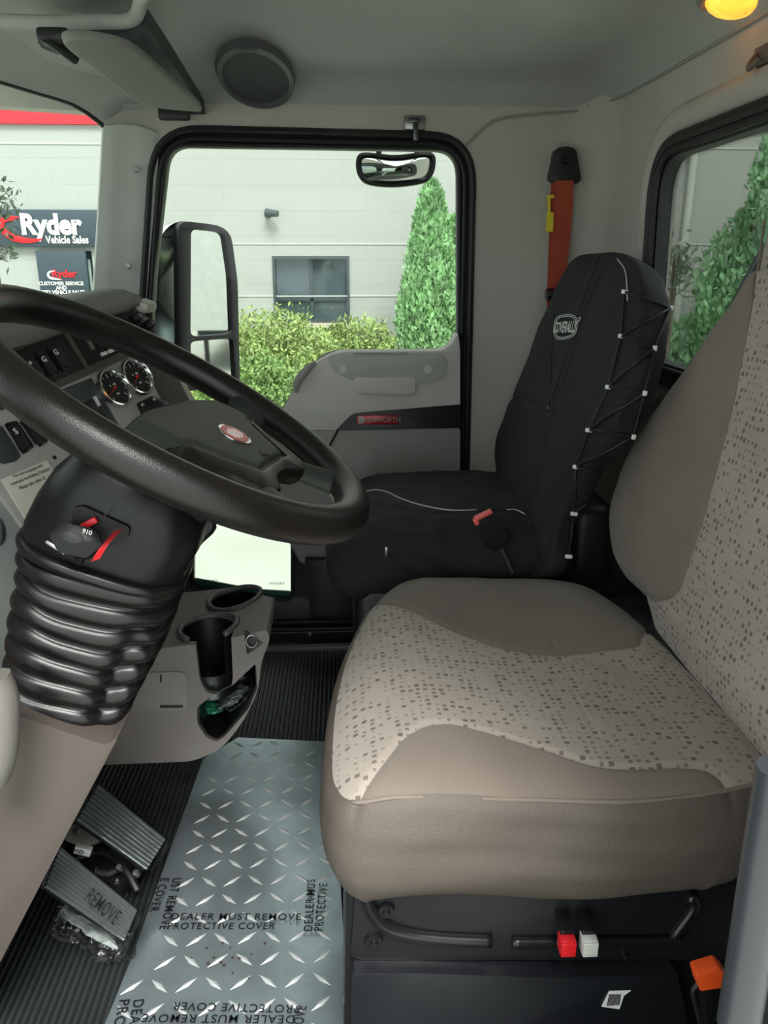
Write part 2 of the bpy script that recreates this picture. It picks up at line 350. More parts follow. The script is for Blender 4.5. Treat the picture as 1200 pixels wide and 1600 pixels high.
mb = MB(); mb.box(((w0[0]+w1[0])/2, BY-.04, w1[1]-.05), (w1[0]-w0[0]+.2, .14, .08)); mb.build('window_sill', mat('beige_sill', '#c9c2b2', .7), bl)
mb = MB(); mb.box(((dr0[0][0]+dr0[1][0])/2, BY+.15, (dr0[0][1]+dr0[2][1])/2), (dr0[1][0]-dr0[0][0], .1, dr0[2][1]-dr0[0][1])); mb.build('door_panel', mat('navy_door', '#36444f', .35), bl)
mb = MB(); mb.box((d1[0]+.02, BY+.08, (d0[1]+.2)/2-.2), (.34, .04, 1.3), .01); mb.build('door_glass', mat('pale_door_glass', '#a9b8b4', .1), bl)
lt = root('security_light', at(428, 335, y=BY), 'small round grey security light fixed to the white wall above the window', 'light')
p = at(428, 335, y=BY); mb = MB(); mb.cyl(p+Vector((-.12, -.12, .02)), p+Vector((.08, -.2, 0)), .07, 14, .05); mb.build('lamp_housing', dk, lt)
mb = MB(); mb.cyl(p+Vector((-.1, -.14, 0)), p+Vector((-.1, 0, 0)), .03, 10); mb.cyl(p+Vector((-.1, -.02, -.0)), p+Vector((-.1, 0, 0)), .06, 12); mb.build('mount', dk, lt)
# signs
navy = mat('sign_navy', '#3f4d58', .5)
def sign(px0, py0, px1, py1, label):
    a = at(px0, py0, y=BY-.1); b = at(px1, py1, y=BY-.1); r_ = root('wall_sign', ((a.x+b.x)/2, BY, b.z), label, 'sign')
    mb = MB(); mb.box(((a.x+b.x)/2, BY-.06, (a.z+b.z)/2), (b.x-a.x, .1, a.z-b.z), .01); mb.build('sign_board', navy, r_); return r_
SF = lambda px, py: Matrix.Translation(at(px, py, y=BY-.125)) @ Matrix(((1, 0, 0, 0), (0, 0, -1, 0), (0, 1, 0, 0), (0, 0, 0, 1)))
sg = sign(-60, 327, 200, 386, 'wide navy sign with white lettering and a red swoosh, high on the white wall')
txt('Ryder', .44, SF(79, 352), WHITE, sg, bold=.02, sx=.93); txt('Vehicle Sales', .165, SF(105, 375), WHITE, sg, bold=.005, sx=.82)
def swoosh(pts, wd, m, parent):
    P = spline([at(x, y, y=BY-.125) for x, y in pts], 24); mb = MB(); k = len(P)
    mb.tube(P, [wd*(.15+.85*math.sin(math.pi*(i+1)/(k+1))) for i in range(k)], 6, flat=(Vector((0, 1, 0)), .15)); mb.build('swoosh', m, parent)
swoosh([(22, 343), (5, 345), (4, 358), (20, 371), (45, 376), (66, 374)], .055, RED, sg); swoosh([(30, 340), (14, 340), (-6, 343)], .03, RED, sg)
sg = sign(55, 392, 141, 466, 'lower navy sign with small white lettering on the door beside the windshield pillar')
txt('Ryder', .17, SF(100, 428), RED, sg, bold=.006); swoosh([(86, 423), (76, 426), (78, 434), (96, 437)], .02, WHITE, sg)
txt('CUSTOMER SERVICE\nAND\nUSED VEHICLE SALES', .083, SF(96, 450), WHITE, sg, bold=.003, line=.85)
# plants
def leaves(mb, pts, size, up=0., n=3):
    for (x, y, z) in pts:
        s = size*random.uniform(.6, 1.3); d = Vector((random.gauss(0, 1), random.gauss(0, 1), random.gauss(0, 1)+up)).normalized(); q = d.orthogonal().normalized(); q.rotate(Matrix.Rotation(random.random()*6.3, 3, d)); o_ = Vector((x, y, z))
        mb.add([o_-q*s*.18, o_+d*s*.5+q*s*.22, o_+d*s, o_+d*s*.5-q*s*.25+d.cross(q)*s*.12], [(0, 1, 2), (0, 2, 3)])
def cypress(bx, by, h, w, label, dens=16000, col='#8fb884', cone=False):
    r_ = root('cypress_tree', (bx, by, GZ), label, 'tree', )
    mb = MB(); mb.cyl((bx, by, GZ), (bx, by, GZ+h*.8), .07, 8, .02); mb.build('trunk', mat('bark', '#5c5048', .9), r_)
    mb = MB(); P = []
    for i in range(dens):
        t = random.random()**.8; a = random.random()*6.283; rr = w*(.16+.84*min(1, (1-t)*1.7)**.8)*(1-.06*math.sin(a*5+t*20))*random.uniform(.78, 1.0)
        if cone: t = random.random()**1.5; rr = w*(.06+.94*(1-t))*(1+.10*math.sin(a*4+t*26))*random.uniform(.8, 1.)
        if t > .96: rr *= .5
        P.append((bx+rr*math.cos(a), by+rr*math.sin(a), GZ+.1+t*(h-.1)))
    leaves(mb, P, .115, 2.6); mb.tube([(bx, by, GZ+.1), (bx, by, GZ+h*.4), (bx, by, GZ+h*.7), (bx, by, GZ+h*.96)], [w*.78, w*.48, w*.24, w*.05] if cone else [w*.8, w*.78, w*.42, w*.06], 14); mb.build('foliage', mat('cypress_green'+col[1:], col, .8, var=.35, vscale=5), r_, sharp=0)
def bush(bx, by, w, h, label, n=5200, col='#6f9a3c', name='shrub', d=None):
    r_ = root(name, (bx, by, GZ), label, 'shrub')
    mb = MB(); 
    for k in range(6): mb.tube([(bx, by, GZ), (bx+random.gauss(0, w*.3), by+random.gauss(0, .2), GZ+h*.75)], [.03, .01], 6)
    mb.build('stems', mat('bark', '#5c5048', .9), r_)
    mb = MB(); P = []
    for i in range(int(n*2.4)):
        a = random.random()*6.283; e = math.asin(random.random()); k = random.uniform(.75, 1.05)*(1+.13*nz(math.cos(a)*2, math.sin(a)*2, e*3+bx, 1.6))
        P.append((bx+w*k*math.cos(a)*math.cos(e)**.7, by+(d or w*.6)*k*math.sin(a)*math.cos(e)**.7, GZ+h*max(.02, k*math.sin(e))))
    leaves(mb, P, .075, .8); bm = bmesh.new(); bmesh.ops.create_icosphere(bm, subdivisions=3, radius=.78); mb.bm(bm, Matrix.Translation((bx, by, GZ)) @ Matrix.Diagonal((w, (d or w*.6), h, 1)))
    mb.build('foliage', mat('shrub_green'+col[1:], col, .8, var=.35, vscale=4), r_, sharp=0)
def plant_at(px, py_top, Y): p = at(px, py_top, y=Y); return p.x, p.z-GZ
x, h = plant_at(664, 290, 12.5); cypress(x+.1, 12.5, h, .50, 'tall narrow green cypress seen below the small round mirror in the door window')
x, h = plant_at(702, 345, 12.9); cypress(x+.1, 12.9, h, .6, 'shorter pale green cypress at the right edge of the door window, behind the tall one', col='#93ba86')
x, h = plant_at(1300, -90, 11.0); x = at(1300, 415, y=11.).x; cypress(x, 11., h, 2.4, 'large bushy cypress filling the cab rear window', 34000, '#86b184', True)
x, h = plant_at(440, 492, 11.5); bush(x-.15, 11.5, 1.05, h, 'broad yellow green shrub below the dark window of the building', col='#a0b472', n=6500)
x, h = plant_at(548, 505, 12.2); bush(x+.1, 12.2, .75, h, 'smaller yellow green shrub at the right below the dark window', col='#9aaf6c')
x, h = plant_at(420, 560, 9.5); bush(x-.2, 9.5, .8, h, 'low dark green shrub beside the truck door mirror', col='#83a060', n=4500)
def barebush(px, py, Y, h, w, label, n=26):
    p = at(px, py, y=Y); r_ = root('bare_tree', (p.x, Y, GZ), label, 'tree')
    mb = MB(); mb.tube([(p.x, Y, GZ), (p.x+.03, Y, p.z-h*.3), (p.x, Y, p.z+h*.3)], [.05, .035, .012], 8); mb.build('trunk', mat('bark', '#5c5048', .9), r_)
    mb = MB(); L = []
    for i in range(n):
        z0 = p.z+random.uniform(-.5, .3)*h; a = random.random()*6.3; l = w*random.uniform(.4, 1); q = [Vector((p.x, Y, z0)), Vector((p.x+l*.5*math.cos(a), Y+l*.5*math.sin(a), z0+l*.25)), Vector((p.x+l*math.cos(a), Y+l*math.sin(a), z0+l*.6))]
        mb.tube(q, [.012, .007, .003], 5); 
        for k in range(14): v = q[1].lerp(q[2], random.random()); L.append((v.x+random.gauss(0, .08), v.y+random.gauss(0, .08), v.z+random.gauss(0, .08)))
    mb.build('branches', mat('bark', '#5c5048', .9), r_); mb = MB(); leaves(mb, L, .11); mb.build('foliage', mat('sparse_leaves', '#5a6a5a', .8, var=.3), r_, sharp=0)
barebush(-22, 330, 11.5, 1.5, .5, 'sparse thin branched tree at the left edge of the windshield', 22)
barebush(1050, 430, 9.0, .6, .3, 'sparse thin branched tree seen at the left side of the cab rear window', 14)
p = at(1078, 300, y=BY-.1); mb = MB(); mb.cyl((p.x, BY-.1, GZ), (p.x, BY-.1, 6.4), .06, 12)
for z in (0, 1.5, 3, 4.5): mb.box((p.x, BY-.06, z), (.2, .12, .05))
tag(mb.build('drain_pipe', mat('pale_pipe', '#c8cdc8', .5)), 'pale vertical drain pipe on the white wall seen through the rear window', 'pipe')
def grass(x0, x1, y0, y1, n, label, col):
    mb = MB(); r_ = []
    for i in range(n):
        x = random.uniform(x0, x1); y = random.uniform(y0, y1); s = random.uniform(.08, .26); dx = random.gauss(0, .05); dy = random.gauss(0, .05)
        mb.add([(x-.012, y, GZ), (x+.012, y, GZ), (x+dx, y+dy, GZ+s)], [(0, 1, 2)])
    mb.box(((x0+x1)/2, (y0+y1)/2, GZ+.01), (x1-x0, y1-y0, .03)); return tag(mb.build('grass_strip', mat('grass'+col[1:], col, .9, var=.35, vscale=3), sharp=0), label, 'grass', kind='stuff')
grass(-4.4, 9, 8.2, 13.9, 26000, 'bright green grass strip in front of the white building', '#b3c676')
# outside door mirror: tall truck mirror on the passenger door
mr = root('door_mirror', at(310, 600, y=2.55), 'tall chrome backed truck mirror outside the passenger door window', 'mirror')
MY = 2.62; ml = [at(292, 346, y=MY), at(345, 350, y=MY), at(362, 600, y=MY), at(300, 600, y=MY)]
o_ = [(xz(288, 346, MY)), (xz(352, 352, MY)), (xz(363, 440, MY)), (xz(368, 606, MY)), (xz(294, 606, MY))]; out_ = rpoly(o_, [.03, .05, .03, .02, .02])
# face turned towards the driver and rearwards: normal has +X and -Y
piv = at(326, 470, y=MY); MF = Matrix.Translation(piv) @ Matrix.Rotation(math.radians(46), 4, 'Z') @ Matrix.Diagonal((1.55, 1, 1, 1)) @ Matrix.Translation(-piv) @ XZ(MY)
oc = rpoly([(a[0], a[1]) for a in o_], [.03, .05, .03, .02, .02])
hin = rpoly([xz(303, 358, MY), xz(344, 362, MY), xz(353, 430, MY), xz(357, 524, MY), xz(305, 524, MY)], .02); hin2 = rpoly([xz(305, 531, MY), xz(358, 531, MY), xz(362, 600, MY), xz(308, 600, MY)], .015)
mb = MB(); mb.slab(oc, [hin, hin2], MF, .03); mb.build('mirror_frame', BLACK, mr, bevel=.003)
mb = MB(); mb.slab(inset(hin, .002), [], MF @ Matrix.Translation((0, 0, -.012)), .006); mb.build('mirror_glass', MIRROR, mr)
mb = MB(); mb.slab(inset(hin2, .002), [], MF @ Matrix.Translation((0, 0, -.012)), .006); mb.build('convex_glass', MIRROR, mr)
sh = [(xz(272, 372, MY)), (xz(290, 345, MY)), (xz(345, 350, MY)), (xz(365, 600, MY)), (xz(262, 612, MY)), (xz(258, 440, MY))]
G = []
for k, (s, d) in enumerate(((1, .03), (1.0, .07), (.94, .13), (.8, .17), (.5, .19), (.05, .195))):
    cx = sum(a[0] for a in sh)/6; cz = sum(a[1] for a in sh)/6; G.append([MF @ Vector((cx+(a[0]-cx)*s, cz+(a[1]-cz)*s, -d)) for a in rpoly(sh, .07, 6)])
mb = MB(); mb.grid(G, closed_v=True, cap1=True); mb.build('mirror_shell', mat('chrome_shell', '#e8ecea', .16, metal=1., bump=.3, bscale=12), mr, label='polished chrome back shell')
mb = MB(); a = at(295, 585, y=MY); mb.tube([a+Vector((0, .03, .0)), a+Vector((-.06, -.1, .01)), a+Vector((-.10, -.32, -.02))], .018, 10); mb.build('mirror_arm', BLACK, mr)
# small convex mirror hanging over the door window
BYm = 2.42; cm = root('blind_spot_mirror', at(618, 236, y=BYm), 'small wide convex mirror hung outside at the top of the door window', 'mirror')
prm = [tuple(p) for p in spline([xz(556, 258, BYm), xz(559, 243, BYm), xz(572, 238, BYm), xz(618, 242, BYm), xz(664, 237, BYm), xz(678, 241, BYm), xz(681, 254, BYm), xz(676, 274, BYm), xz(661, 286, BYm), xz(615, 292, BYm), xz(576, 288, BYm), xz(561, 276, BYm)], 70, True)]
mb = MB(); mb.slab(prm, [inset(prm, -.008)], XZ(BYm), .025); mb.build('mirror_rim', BLACK, cm, bevel=.002)
ins_ = inset(prm, -.007); cx = sum(a[0] for a in ins_)/len(ins_); cz = sum(a[1] for a in ins_)/len(ins_)
G = [[(cx+(a[0]-cx)*s, BYm+.012-.03*(1-s*s), cz+(a[1]-cz)*s) for a in ins_] for s in np.linspace(.02, 1, 10)]
mb = MB(); mb.grid(G, closed_v=True, cap0=True); mb.build('mirror_glass', MIRROR, cm, sharp=0)
for px in (592, 652): mb = MB(); a = at(px, 240, y=BYm); mb.tube([a+Vector((0, .01, -.01)), a+Vector((0, .0, .05)), a+Vector((0, -.16, .06))], .008, 8); mb.build('mirror_bracket', BLACK, cm)
# things only the mirrors show: a white trailer and a pale tractor parked behind
tr = root('box_trailer', (15, .9, GZ), 'long white box trailer parked behind, reflected in the door mirror', 'trailer')
mb = MB(); mb.box((20, .9, 1.2), (12, 2.5, 2.8), .03); mb.build('cargo_box', WHITE, tr)
mb = MB(); mb.box((20, .9, -.3), (11.5, 1.0, .2)); mb.build('chassis', BLACK, tr)
for x in (23, 24.3):
    for y in (-.1, 1.9): mb = MB(); mb.cyl((x, y-.12, GZ+.5), (x, y+.12, GZ+.5), .5, 24); mb.build('wheel', RUBBER, tr)
for y in (.4, 1.4): mb = MB(); mb.box((15.5, y, -.55), (.1, .1, 1.0)); mb.build('landing_leg', BLACK, tr)
# ================================================================== CAB SHELL
DY = 2.2; RX = .70
FLZ = 0.0
mb = MB(); mb.box((-.05, 1.25, -.03), (1.7, 1.95, .05)); struct(mb.build('floor', mat('floor_steel', '#2c3230', .7)))
# door opening outline (black rubber edge)
DO = rpoly([(.372, .03), (.355, 1.462), (-.49, 1.475), (-.575, .95), (-.62, .03)], [.02, .13, .13, .15, .02], 8)
mb = MB(); mb.slab([(-1.1, -.05), (RX+.02, -.05), (RX+.02, 1.62), (-1.1, 1.62)], [DO, rpoly([(-1.0, .9), (-.66, .9), (-.645, 1.15), (-.602, 1.50), (-1.0, 1.52)], .03)], XZ(DY), .06); struct(mb.build('wall_right', WALLM))
# curved corner between the side and back walls
G = []
for k in range(9):
    a = math.pi/2*k/8; G.append([(RX-.12+.12*math.sin(a), DY-.12+.12*math.cos(a), z) for z in (0, .8, 1.6)])
mb = MB(); mb.grid(G); struct(mb.build('trim_1', WALLM, sharp=0))
RW = rpoly([(1.80, .89), (1.845, 1.385), (.80, 1.385), (.80, .89)], [.10, .13, .13, .10], 7)   # (y,z) of the black frame
YZ = Matrix(((0, 0, -1, RX), (-1, 0, 0, 0), (0, 1, 0, 0), (0, 0, 0, 1)))    # local (-y, z), +z faces forward (-X)
neg = lambda P: [(-a, b) for a, b in P]
mb = MB(); mb.slab(neg([(.3, -.05), (DY+.05, -.05), (DY+.05, 1.62), (.3, 1.62)]), [neg(RW)], YZ, .05); struct(mb.build('wall_rear', WALLM))
rw = root('window_1', (RX, 1.3, .88), None, None); struct(rw)
mb = MB()
for d, r_ in ((-.004, .013), (-.022, .009)): mb.tube([YZ @ Vector((a, b, .004)) for a, b in inset(neg(RW), d)], r_, 8, closed=True)
mb.slab(neg(RW), [inset(neg(RW), -.035)], YZ, .03); mb.build('window_seal', RUBBER, rw)
mb = MB(); mb.slab(inset(neg(RW), -.02), [], YZ @ Matrix.Translation((0, 0, -.02)), .004); mb.build('pane', PANE, rw)
txt('HXL', .02, YZ @ Matrix.Translation((-1.655, .945, -.015)), INK, rw)
# raised surround of the rear window
mb = MB(); P = inset(neg(RW), .035); mb.tube([YZ @ Vector((a, b, -.012)) for a, b in P], .03, 10, closed=True); struct(mb.build('trim_2', WALLM, sharp=0))
# driver side wall and pillar: the door is open here
mb = MB(); mb.slab([(-1.1, -.05), (-.70, -.05), (-.70, 1.30), (-.55, 1.47), (.10, 1.49), (.30, 1.35), (.268, .88), (.262, .6), (.262, -.02), (.262, -.05), (RX+.02, -.05), (RX+.02, 1.62), (-1.1, 1.62)], [], XZ(.34), .05)
struct(mb.build('wall_left', mat('pillar_grey', '#26282b', .45, bump=.1)))
# driver side door pillar strip with its ribs
G = []
pp = [(1147, 1605), (1166, 1490), (1190, 1340), (1214, 1200)]
mb = MB(); P = [at(x+6, y, y=.33) for x, y in pp]; mb.tube(P, .012, 10); struct(mb.build('trim_3', mat('pillar_edge_grey', '#33373b', .35)))
for py, lab in ((1418, 0), (1512, 1)):
    a = at(1195, py, y=.325); mb = MB(); mb.box(a+Vector((.02, 0, 0)), (.05, .012, .018), .004); struct(mb.build('trim_%d' % (4+lab), mat('pillar_edge_grey', '#33373b', .35)))
# ceiling: shallow dome with a raised centre
CE = []
for i in range(41):
    row = []
    for j in range(41):
        x = -.62+(RX+.62)*i/40; y = .34+(DY-.34)*j/40; e = min((RX-x), (x+.72)*1., (DY-y), y-.34); e = max(0, e)
        z = 1.522+.05*min(1, e/.10)**.6*1.0 + .035*(1/(1+math.exp(-(e-.33)/.03)))
        if x < -.35: z -= .03*((-.35-x)/.3)**1.2
        row.append((x, y, z))
    CE.append(row)
mb = MB(); mb.grid(CE); struct(mb.build('ceiling', HEAD, sharp=0))
mb = MB(); mb.box((-.1, 1.27, 1.66), (1.8, 1.95, .03)); struct(mb.build('roof_panel', WHITE))
# piping where headliner meets the walls
mb = MB(); e_ = [at(722, 232, y=DY-.004), at(745, 210, y=DY-.004), at(765, 192, y=DY-.004), at(790, 184, y=DY-.004), at(850, 178, y=DY-.004), at(920, 172, y=DY-.004), Vector((RX-.07, DY-.01, 1.525)), Vector((RX-.012, DY-.08, 1.528)), Vector((RX-.004, 1.6, 1.523)), Vector((RX-.004, .5, 1.523))]
mb.tube(spline(e_, 60), .0035, 6); struct(mb.build('trim_6', TRIM_D))
# front: windshield glass curved at its corner, header, cowl, firewall
WS = [(-.595, 2.25), (-.65, 2.13), (-.715, 1.95), (-.78, 1.72), (-.81, 1.4), (-.82, 1.1), (-.80, .7), (-.74, .45), (-.69, .36)]
wsp = spline(WS, 40)
def ws_pt(i, z): k = (1.5-z)*.10; return Vector((wsp[i][0]-k, wsp[i][1], z))
mb = MB(); mb.grid([[ws_pt(i, z) for z in (.92, 1.1, 1.3, 1.52)] for i in range(40)]); ws = struct(mb.build('window_2', PANE_W, sharp=0))
def ws_top(y): return 1.508-.03*max(0, (y-2.08)/.13)**2
mb = MB(); mb.tube([ws_pt(i, ws_top(wsp[i][1])) for i in range(40)], .007, 8); mb.build('window_seal', RUBBER, ws)
mb = MB()   # header from the glass up to the headliner
G = []
for i in range(40):
    y = wsp[i][1]; a = ws_pt(i, ws_top(y)); b = Vector((-.42, y, 1.575 if y < DY-.1 else 1.53)); m_ = Vector((a.x*.6+b.x*.4, y, max(a.z, b.z)*.55+a.z*.45+.005)); G.append([a+Vector((0, 0, -.003)), a+Vector((.03, 0, .004)), m_, b+Vector((-.04, 0, -.004)), b+Vector((.02, 0, .03))])
mb.grid(G); struct(mb.build('trim_7', HEAD, sharp=0))
mb = MB()   # dark band at the top of the windshield
G = [[ws_pt(i, ws_top(wsp[i][1])-.02)+Vector((.002, 0, 0)), ws_pt(i, ws_top(wsp[i][1]))+Vector((.002, 0, 0))] for i in range(40)]
# A pillar
pt = [(162, 203, 2.16), (185, 200, 2.175), (215, 202, 2.185), (243, 212, 2.195)]; pb = [(146, 478, 2.14), (172, 476, 2.165), (198, 474, 2.18), (221, 476, 2.195)]
G = []
for k in range(14):
    t = -.02+1.6*k/13; row = []
    for a, b in zip(pt, pb):
        A = at(a[0], a[1], y=a[2]); B = at(b[0], b[1], y=b[2]); row.append(A.lerp(B, t))
    row = [row[0]+Vector((-.02, .05, 0))]+row+[row[-1]+Vector((.01, .01, 0))]; G.append(row)
mb = MB(); mb.grid(G); ap = struct(mb.build('trim_8', PILLAR, sharp=0))
for k, (px, py) in enumerate(((213, 265), (201, 415))):
    a = at(px, py, y=2.176); mb = MB(); mb.cyl(a, a+Vector((0, -.006, 0)), .008, 14, .006); mb.tube([a+Vector((.0075*math.cos(q*.7), -.003, .0075*math.sin(q*.7))) for q in range(9)], .0015, 6, closed=True); mb.build('screw', STEEL, ap)
# front wall (cowl and firewall)
mb = MB(); mb.box((-.93, 1.27, .45), (.05, 1.9, .98)); mb.box((-.80, 1.27, .93), (.3, 1.86, .03)); struct(mb.build('wall_front', BLACK))
# ================================================================== PASSENGER DOOR
dr = root('door_1', (-.1, DY, .02), None, None); struct(dr)
X_ = lambda L, y=DY: [xz(a, b, y) for a, b in L]
win = rpoly(X_([(262, 227), (716, 234), (716, 547), (510, 549), (474, 585), (436, 648), (300, 672), (225, 672), (240, 420)]), [.05, .06, .05, .06, .05, .03, .02, .02, .05], 7)
kick = rpoly(X_([(300, 790), (455, 790), (455, 940), (300, 922)]), .025, 5)
DI = inset(DO, -.006)
mb = MB(); mb.slab(DI, [win, kick], XZ(DY+.02), .035); mb.build('door_shell', mat('door_shell_black', '#26292b', .45, bump=.1), dr, bevel=.002)
mb = MB()
for d, r_ in ((-.010, .0095), (-.030, .007)): mb.tube([XZ(DY) @ Vector((a, b, .002 if d > -.02 else -.008)) for a, b in inset(DO, d)], r_, 8, closed=True)
mb.build('weatherstrip', RUBBER, dr)
mb = MB(); mb.tube([XZ(DY) @ Vector((a, b, -.012)) for a, b in inset(win, .004)], .006, 8, closed=True); mb.tube([XZ(DY) @ Vector((a, b, -.016)) for a, b in inset(kick, .003)], .006, 8, closed=True); mb.build('glass_seal', RUBBER, dr)
mb = MB(); mb.slab(inset(win, .01), [], XZ(DY+.04), .004); mb.build('pane', PANE, dr)
mb = MB(); mb.slab(inset(kick, .01), [], XZ(DY+.04), .004); kp = mb.build('kick_window', PANE, dr, label='low pane beside the cup holders')
mb = MB(); a = at(440, 918, y=DY+.03); mb.slab(rpoly(X_([(303, 903), (400, 921), (455, 924), (455, 940), (300, 922)], DY+.03), .01), [], XZ(DY+.03), .006); mb.build('green_edge_band', mat('green_glass_edge', '#2f5f50', .25), kp)
txt('INTEGRO', .011, XZ(DY+.03) @ Matrix.Translation((*xz(433, 911, DY+.03), .004)), INK, kp); txt('INTEGRO', .011, XZ(DY+.03) @ Matrix.Translation((*xz(328, 907, DY+.03), .004)), INK, kp)
PY = DY-.055     # inner trim surface
def panel(name, L, m, y, t, r, parent, bev=.008, label=None, holes=()):
    mb = MB(); mb.slab(rpoly(X_(L, y), r, 6), [rpoly(X_(h, y), .008, 5) for h in holes], XZ(y), t); return mb.build(name, m, parent, bevel=bev, label=label, sharp=30)
panel('upper_trim', [(425, 668), (442, 640), (478, 578), (520, 550), (690, 549), (706, 538), (716, 520), (719, 548), (719, 633), (560, 648), (528, 672), (425, 672)], TRIM, PY, .07, [.02, .04, .05, .06, .03, .02, .005, .01, .005, .01, .01, .005], dr, holes=())
panel('lower_trim', [(425, 674), (719, 669), (719, 850), (560, 880), (470, 880), (425, 800)], TRIM_D, PY+.003, .07, .01, dr)
acc = panel('accent_strip', [(526, 671), (551, 646), (719, 632), (719, 668), (526, 672)], BLACK, PY-.004, .03, [.01, .015, .002, .002, .002], dr, bev=.002)
mb = MB(); a = at(590, 656, y=PY-.006); b_ = (at(622, 656, y=PY).x-at(558, 656, y=PY).x); mb.box((a.x, PY-.006, a.z), (b_, .006, .026), .001); bd = mb.build('badge', mat('badge_red', '#b0202a', .3, metal=.2), acc, label='small red name badge with chrome letters')
txt('KENWORTH', .0215, XZ(PY-.0095) @ Matrix.Translation((a.x+.012, a.z, 0)), CHROME, acc, name='badge_letters', sx=.86, bold=.0004)
mb = MB(); mb.slab([(a.x-b_/2+.003, a.z-.010), (a.x-b_/2+.018, a.z-.010), (a.x-b_/2+.018, a.z+.010), (a.x-b_/2+.003, a.z+.010)], [], XZ(PY-.0092), .001); mb.build('badge_emblem', CHROME, acc)
# armrest ledge with pull recess
ledge = panel('pull_handle', [(508, 556), (535, 552), (690, 554), (700, 570), (692, 592), (640, 603), (560, 600), (520, 580)], mat('door_ledge_grey', '#b0b0aa', .6, bump=.25, bscale=700), PY-.012, .03, .03, dr, bev=.008)
panel('pull_cup', [(553, 590), (648, 590), (650, 612), (640, 617), (560, 614), (552, 606)], TRIM, PY-.016, .03, .012, ledge, bev=.005)
panel('grab_slot', [(550, 551.5), (640, 551.5), (636, 555), (556, 555)], TRIM_D, PY-.0135, .004, .002, ledge, bev=0)
for px, py in ((536, 577), (668, 577)):
    a = at(px, py, y=PY-.012); mb = MB(); mb.cyl(a, a+Vector((0, -.002, 0)), .011, 18); mb.build('screw_cap', TRIM, ledge)
# door pull grip at the front of the ledge (dark)
mb = MB(); mb.tube(spline([at(462, 612, y=PY), at(466, 595, y=PY-.01), at(478, 579, y=PY-.012), at(492, 566, y=PY)], 16), [.006+.006*math.sin(math.pi*i/15) for i in range(16)], 10); mb.build('latch_lever', TRIM_D, dr)
mb = MB(); mb.tube([at(528, 672, y=PY-.002), at(505, 715, y=PY-.002), at(490, 745, y=PY-.002)], .0035, 6); mb.build('trim_joint', BLACK, dr)
# lower storage bin on the door, black
panel('door_bin', [(478, 884), (560, 884), (566, 960), (545, 968), (485, 966)], BLACK, DY-.075, .09, .012, dr, bev=.01)
panel('bin_lip', [(476, 876), (564, 876), (566, 892), (478, 892)], BLACK, DY-.085, .10, .004, dr, bev=.003)
# sill plate with hex bolt
mb = MB(); mb.box((-.05, DY-.035, .022), (1.0, .09, .012), .003); si = mb.build('trim_9', mat('sill_black_steel', '#1f2224', .35), None, bevel=0); struct(si)
a = at(484, 987, z=.03); mb = MB(); mb.cyl((a.x, a.y, .028), (a.x, a.y, .036), .010, 6); mb.cyl((a.x, a.y, .036), (a.x, a.y, .039), .006, 14); mb.build('screw', STEEL, si)
mb = MB(); mb.box((-.05, DY-.083, .012), (.95, .004, .028)); 
for k in range(60): mb.box((-.5+.016*k, DY-.086, .014), (.009, .003, .008))
o = mb.build('tread_edge', STEEL, si); o['kind'] = 'stuff'
# latch bracket above the door
a = at(648, 192, y=DY-.006); mb = MB(); mb.box(a, (.055, .012, .034), .004); c_ = root('latch_bracket', a, 'small steel latch bracket on the headliner above the door window', 'bracket'); mb.build('bracket_plate', STEEL, c_)
mb = MB(); mb.box(a+Vector((.002, -.008, -.02)), (.014, .01, .045), .003); mb.box(a+Vector((-.002, -.012, .004)), (.03, .008, .012), .002); mb.build('bracket_tongue', mat('dark_steel', '#5d5f60', .35, metal=1), c_)
# coat hook at the right edge
a = at(1192, 92, x=RX-.01); c_ = root('coat_hook', a, 'small brown coat hook on the back wall near the dome light', 'hook'); mb = MB(); mb.tube(spline([a+Vector((0, .02, .012)), a+Vector((-.015, .012, -.005)), a+Vector((-.02, 0, -.014)), a+Vector((-.012, -.012, -.002))], 12), .005, 8); mb.build('hook', mat('brown_plastic', '#6b5f58', .5), c_)
mb = MB(); mb.box(a+Vector((.004, .01, .008)), (.01, .05, .03), .004); mb.build('hook_plate', mat('brown_plastic', '#6b5f58', .5), c_)
# dome light
a = at(1160, -12, z=1.565); c_ = root('dome_light', a, 'amber glowing dome light at the top right corner of the ceiling', 'lamp')
mb = MB(); G = []
for k in range(7):
    t = k/6*math.pi/2; G.append([(a.x+.055*math.cos(t)*math.cos(q), a.y+.075*math.cos(t)*math.sin(q), a.z-.035*math.sin(t)) for q in np.linspace(0, 2*math.pi, 24, endpoint=False)])
mb.grid(G, closed_v=True, cap1=True); mb.build('lens', mat('amber_lens', '#ff9a33', .25, emit=1.1, var=.25, vscale=20), c_)
mb = MB(); mb.tube([(a.x+.06*math.cos(q), a.y+.08*math.sin(q), a.z) for q in np.linspace(0, 2*math.pi, 30, endpoint=False)], .009, 8, closed=True); mb.build('bezel', TRIM_D, c_)
mb = MB(); mb.tube([at(1150, 8, z=1.545), at(1165, 16, z=1.535), at(1190, 14, z=1.54)], .005, 6); mb.build('divider', BLACK, c_)
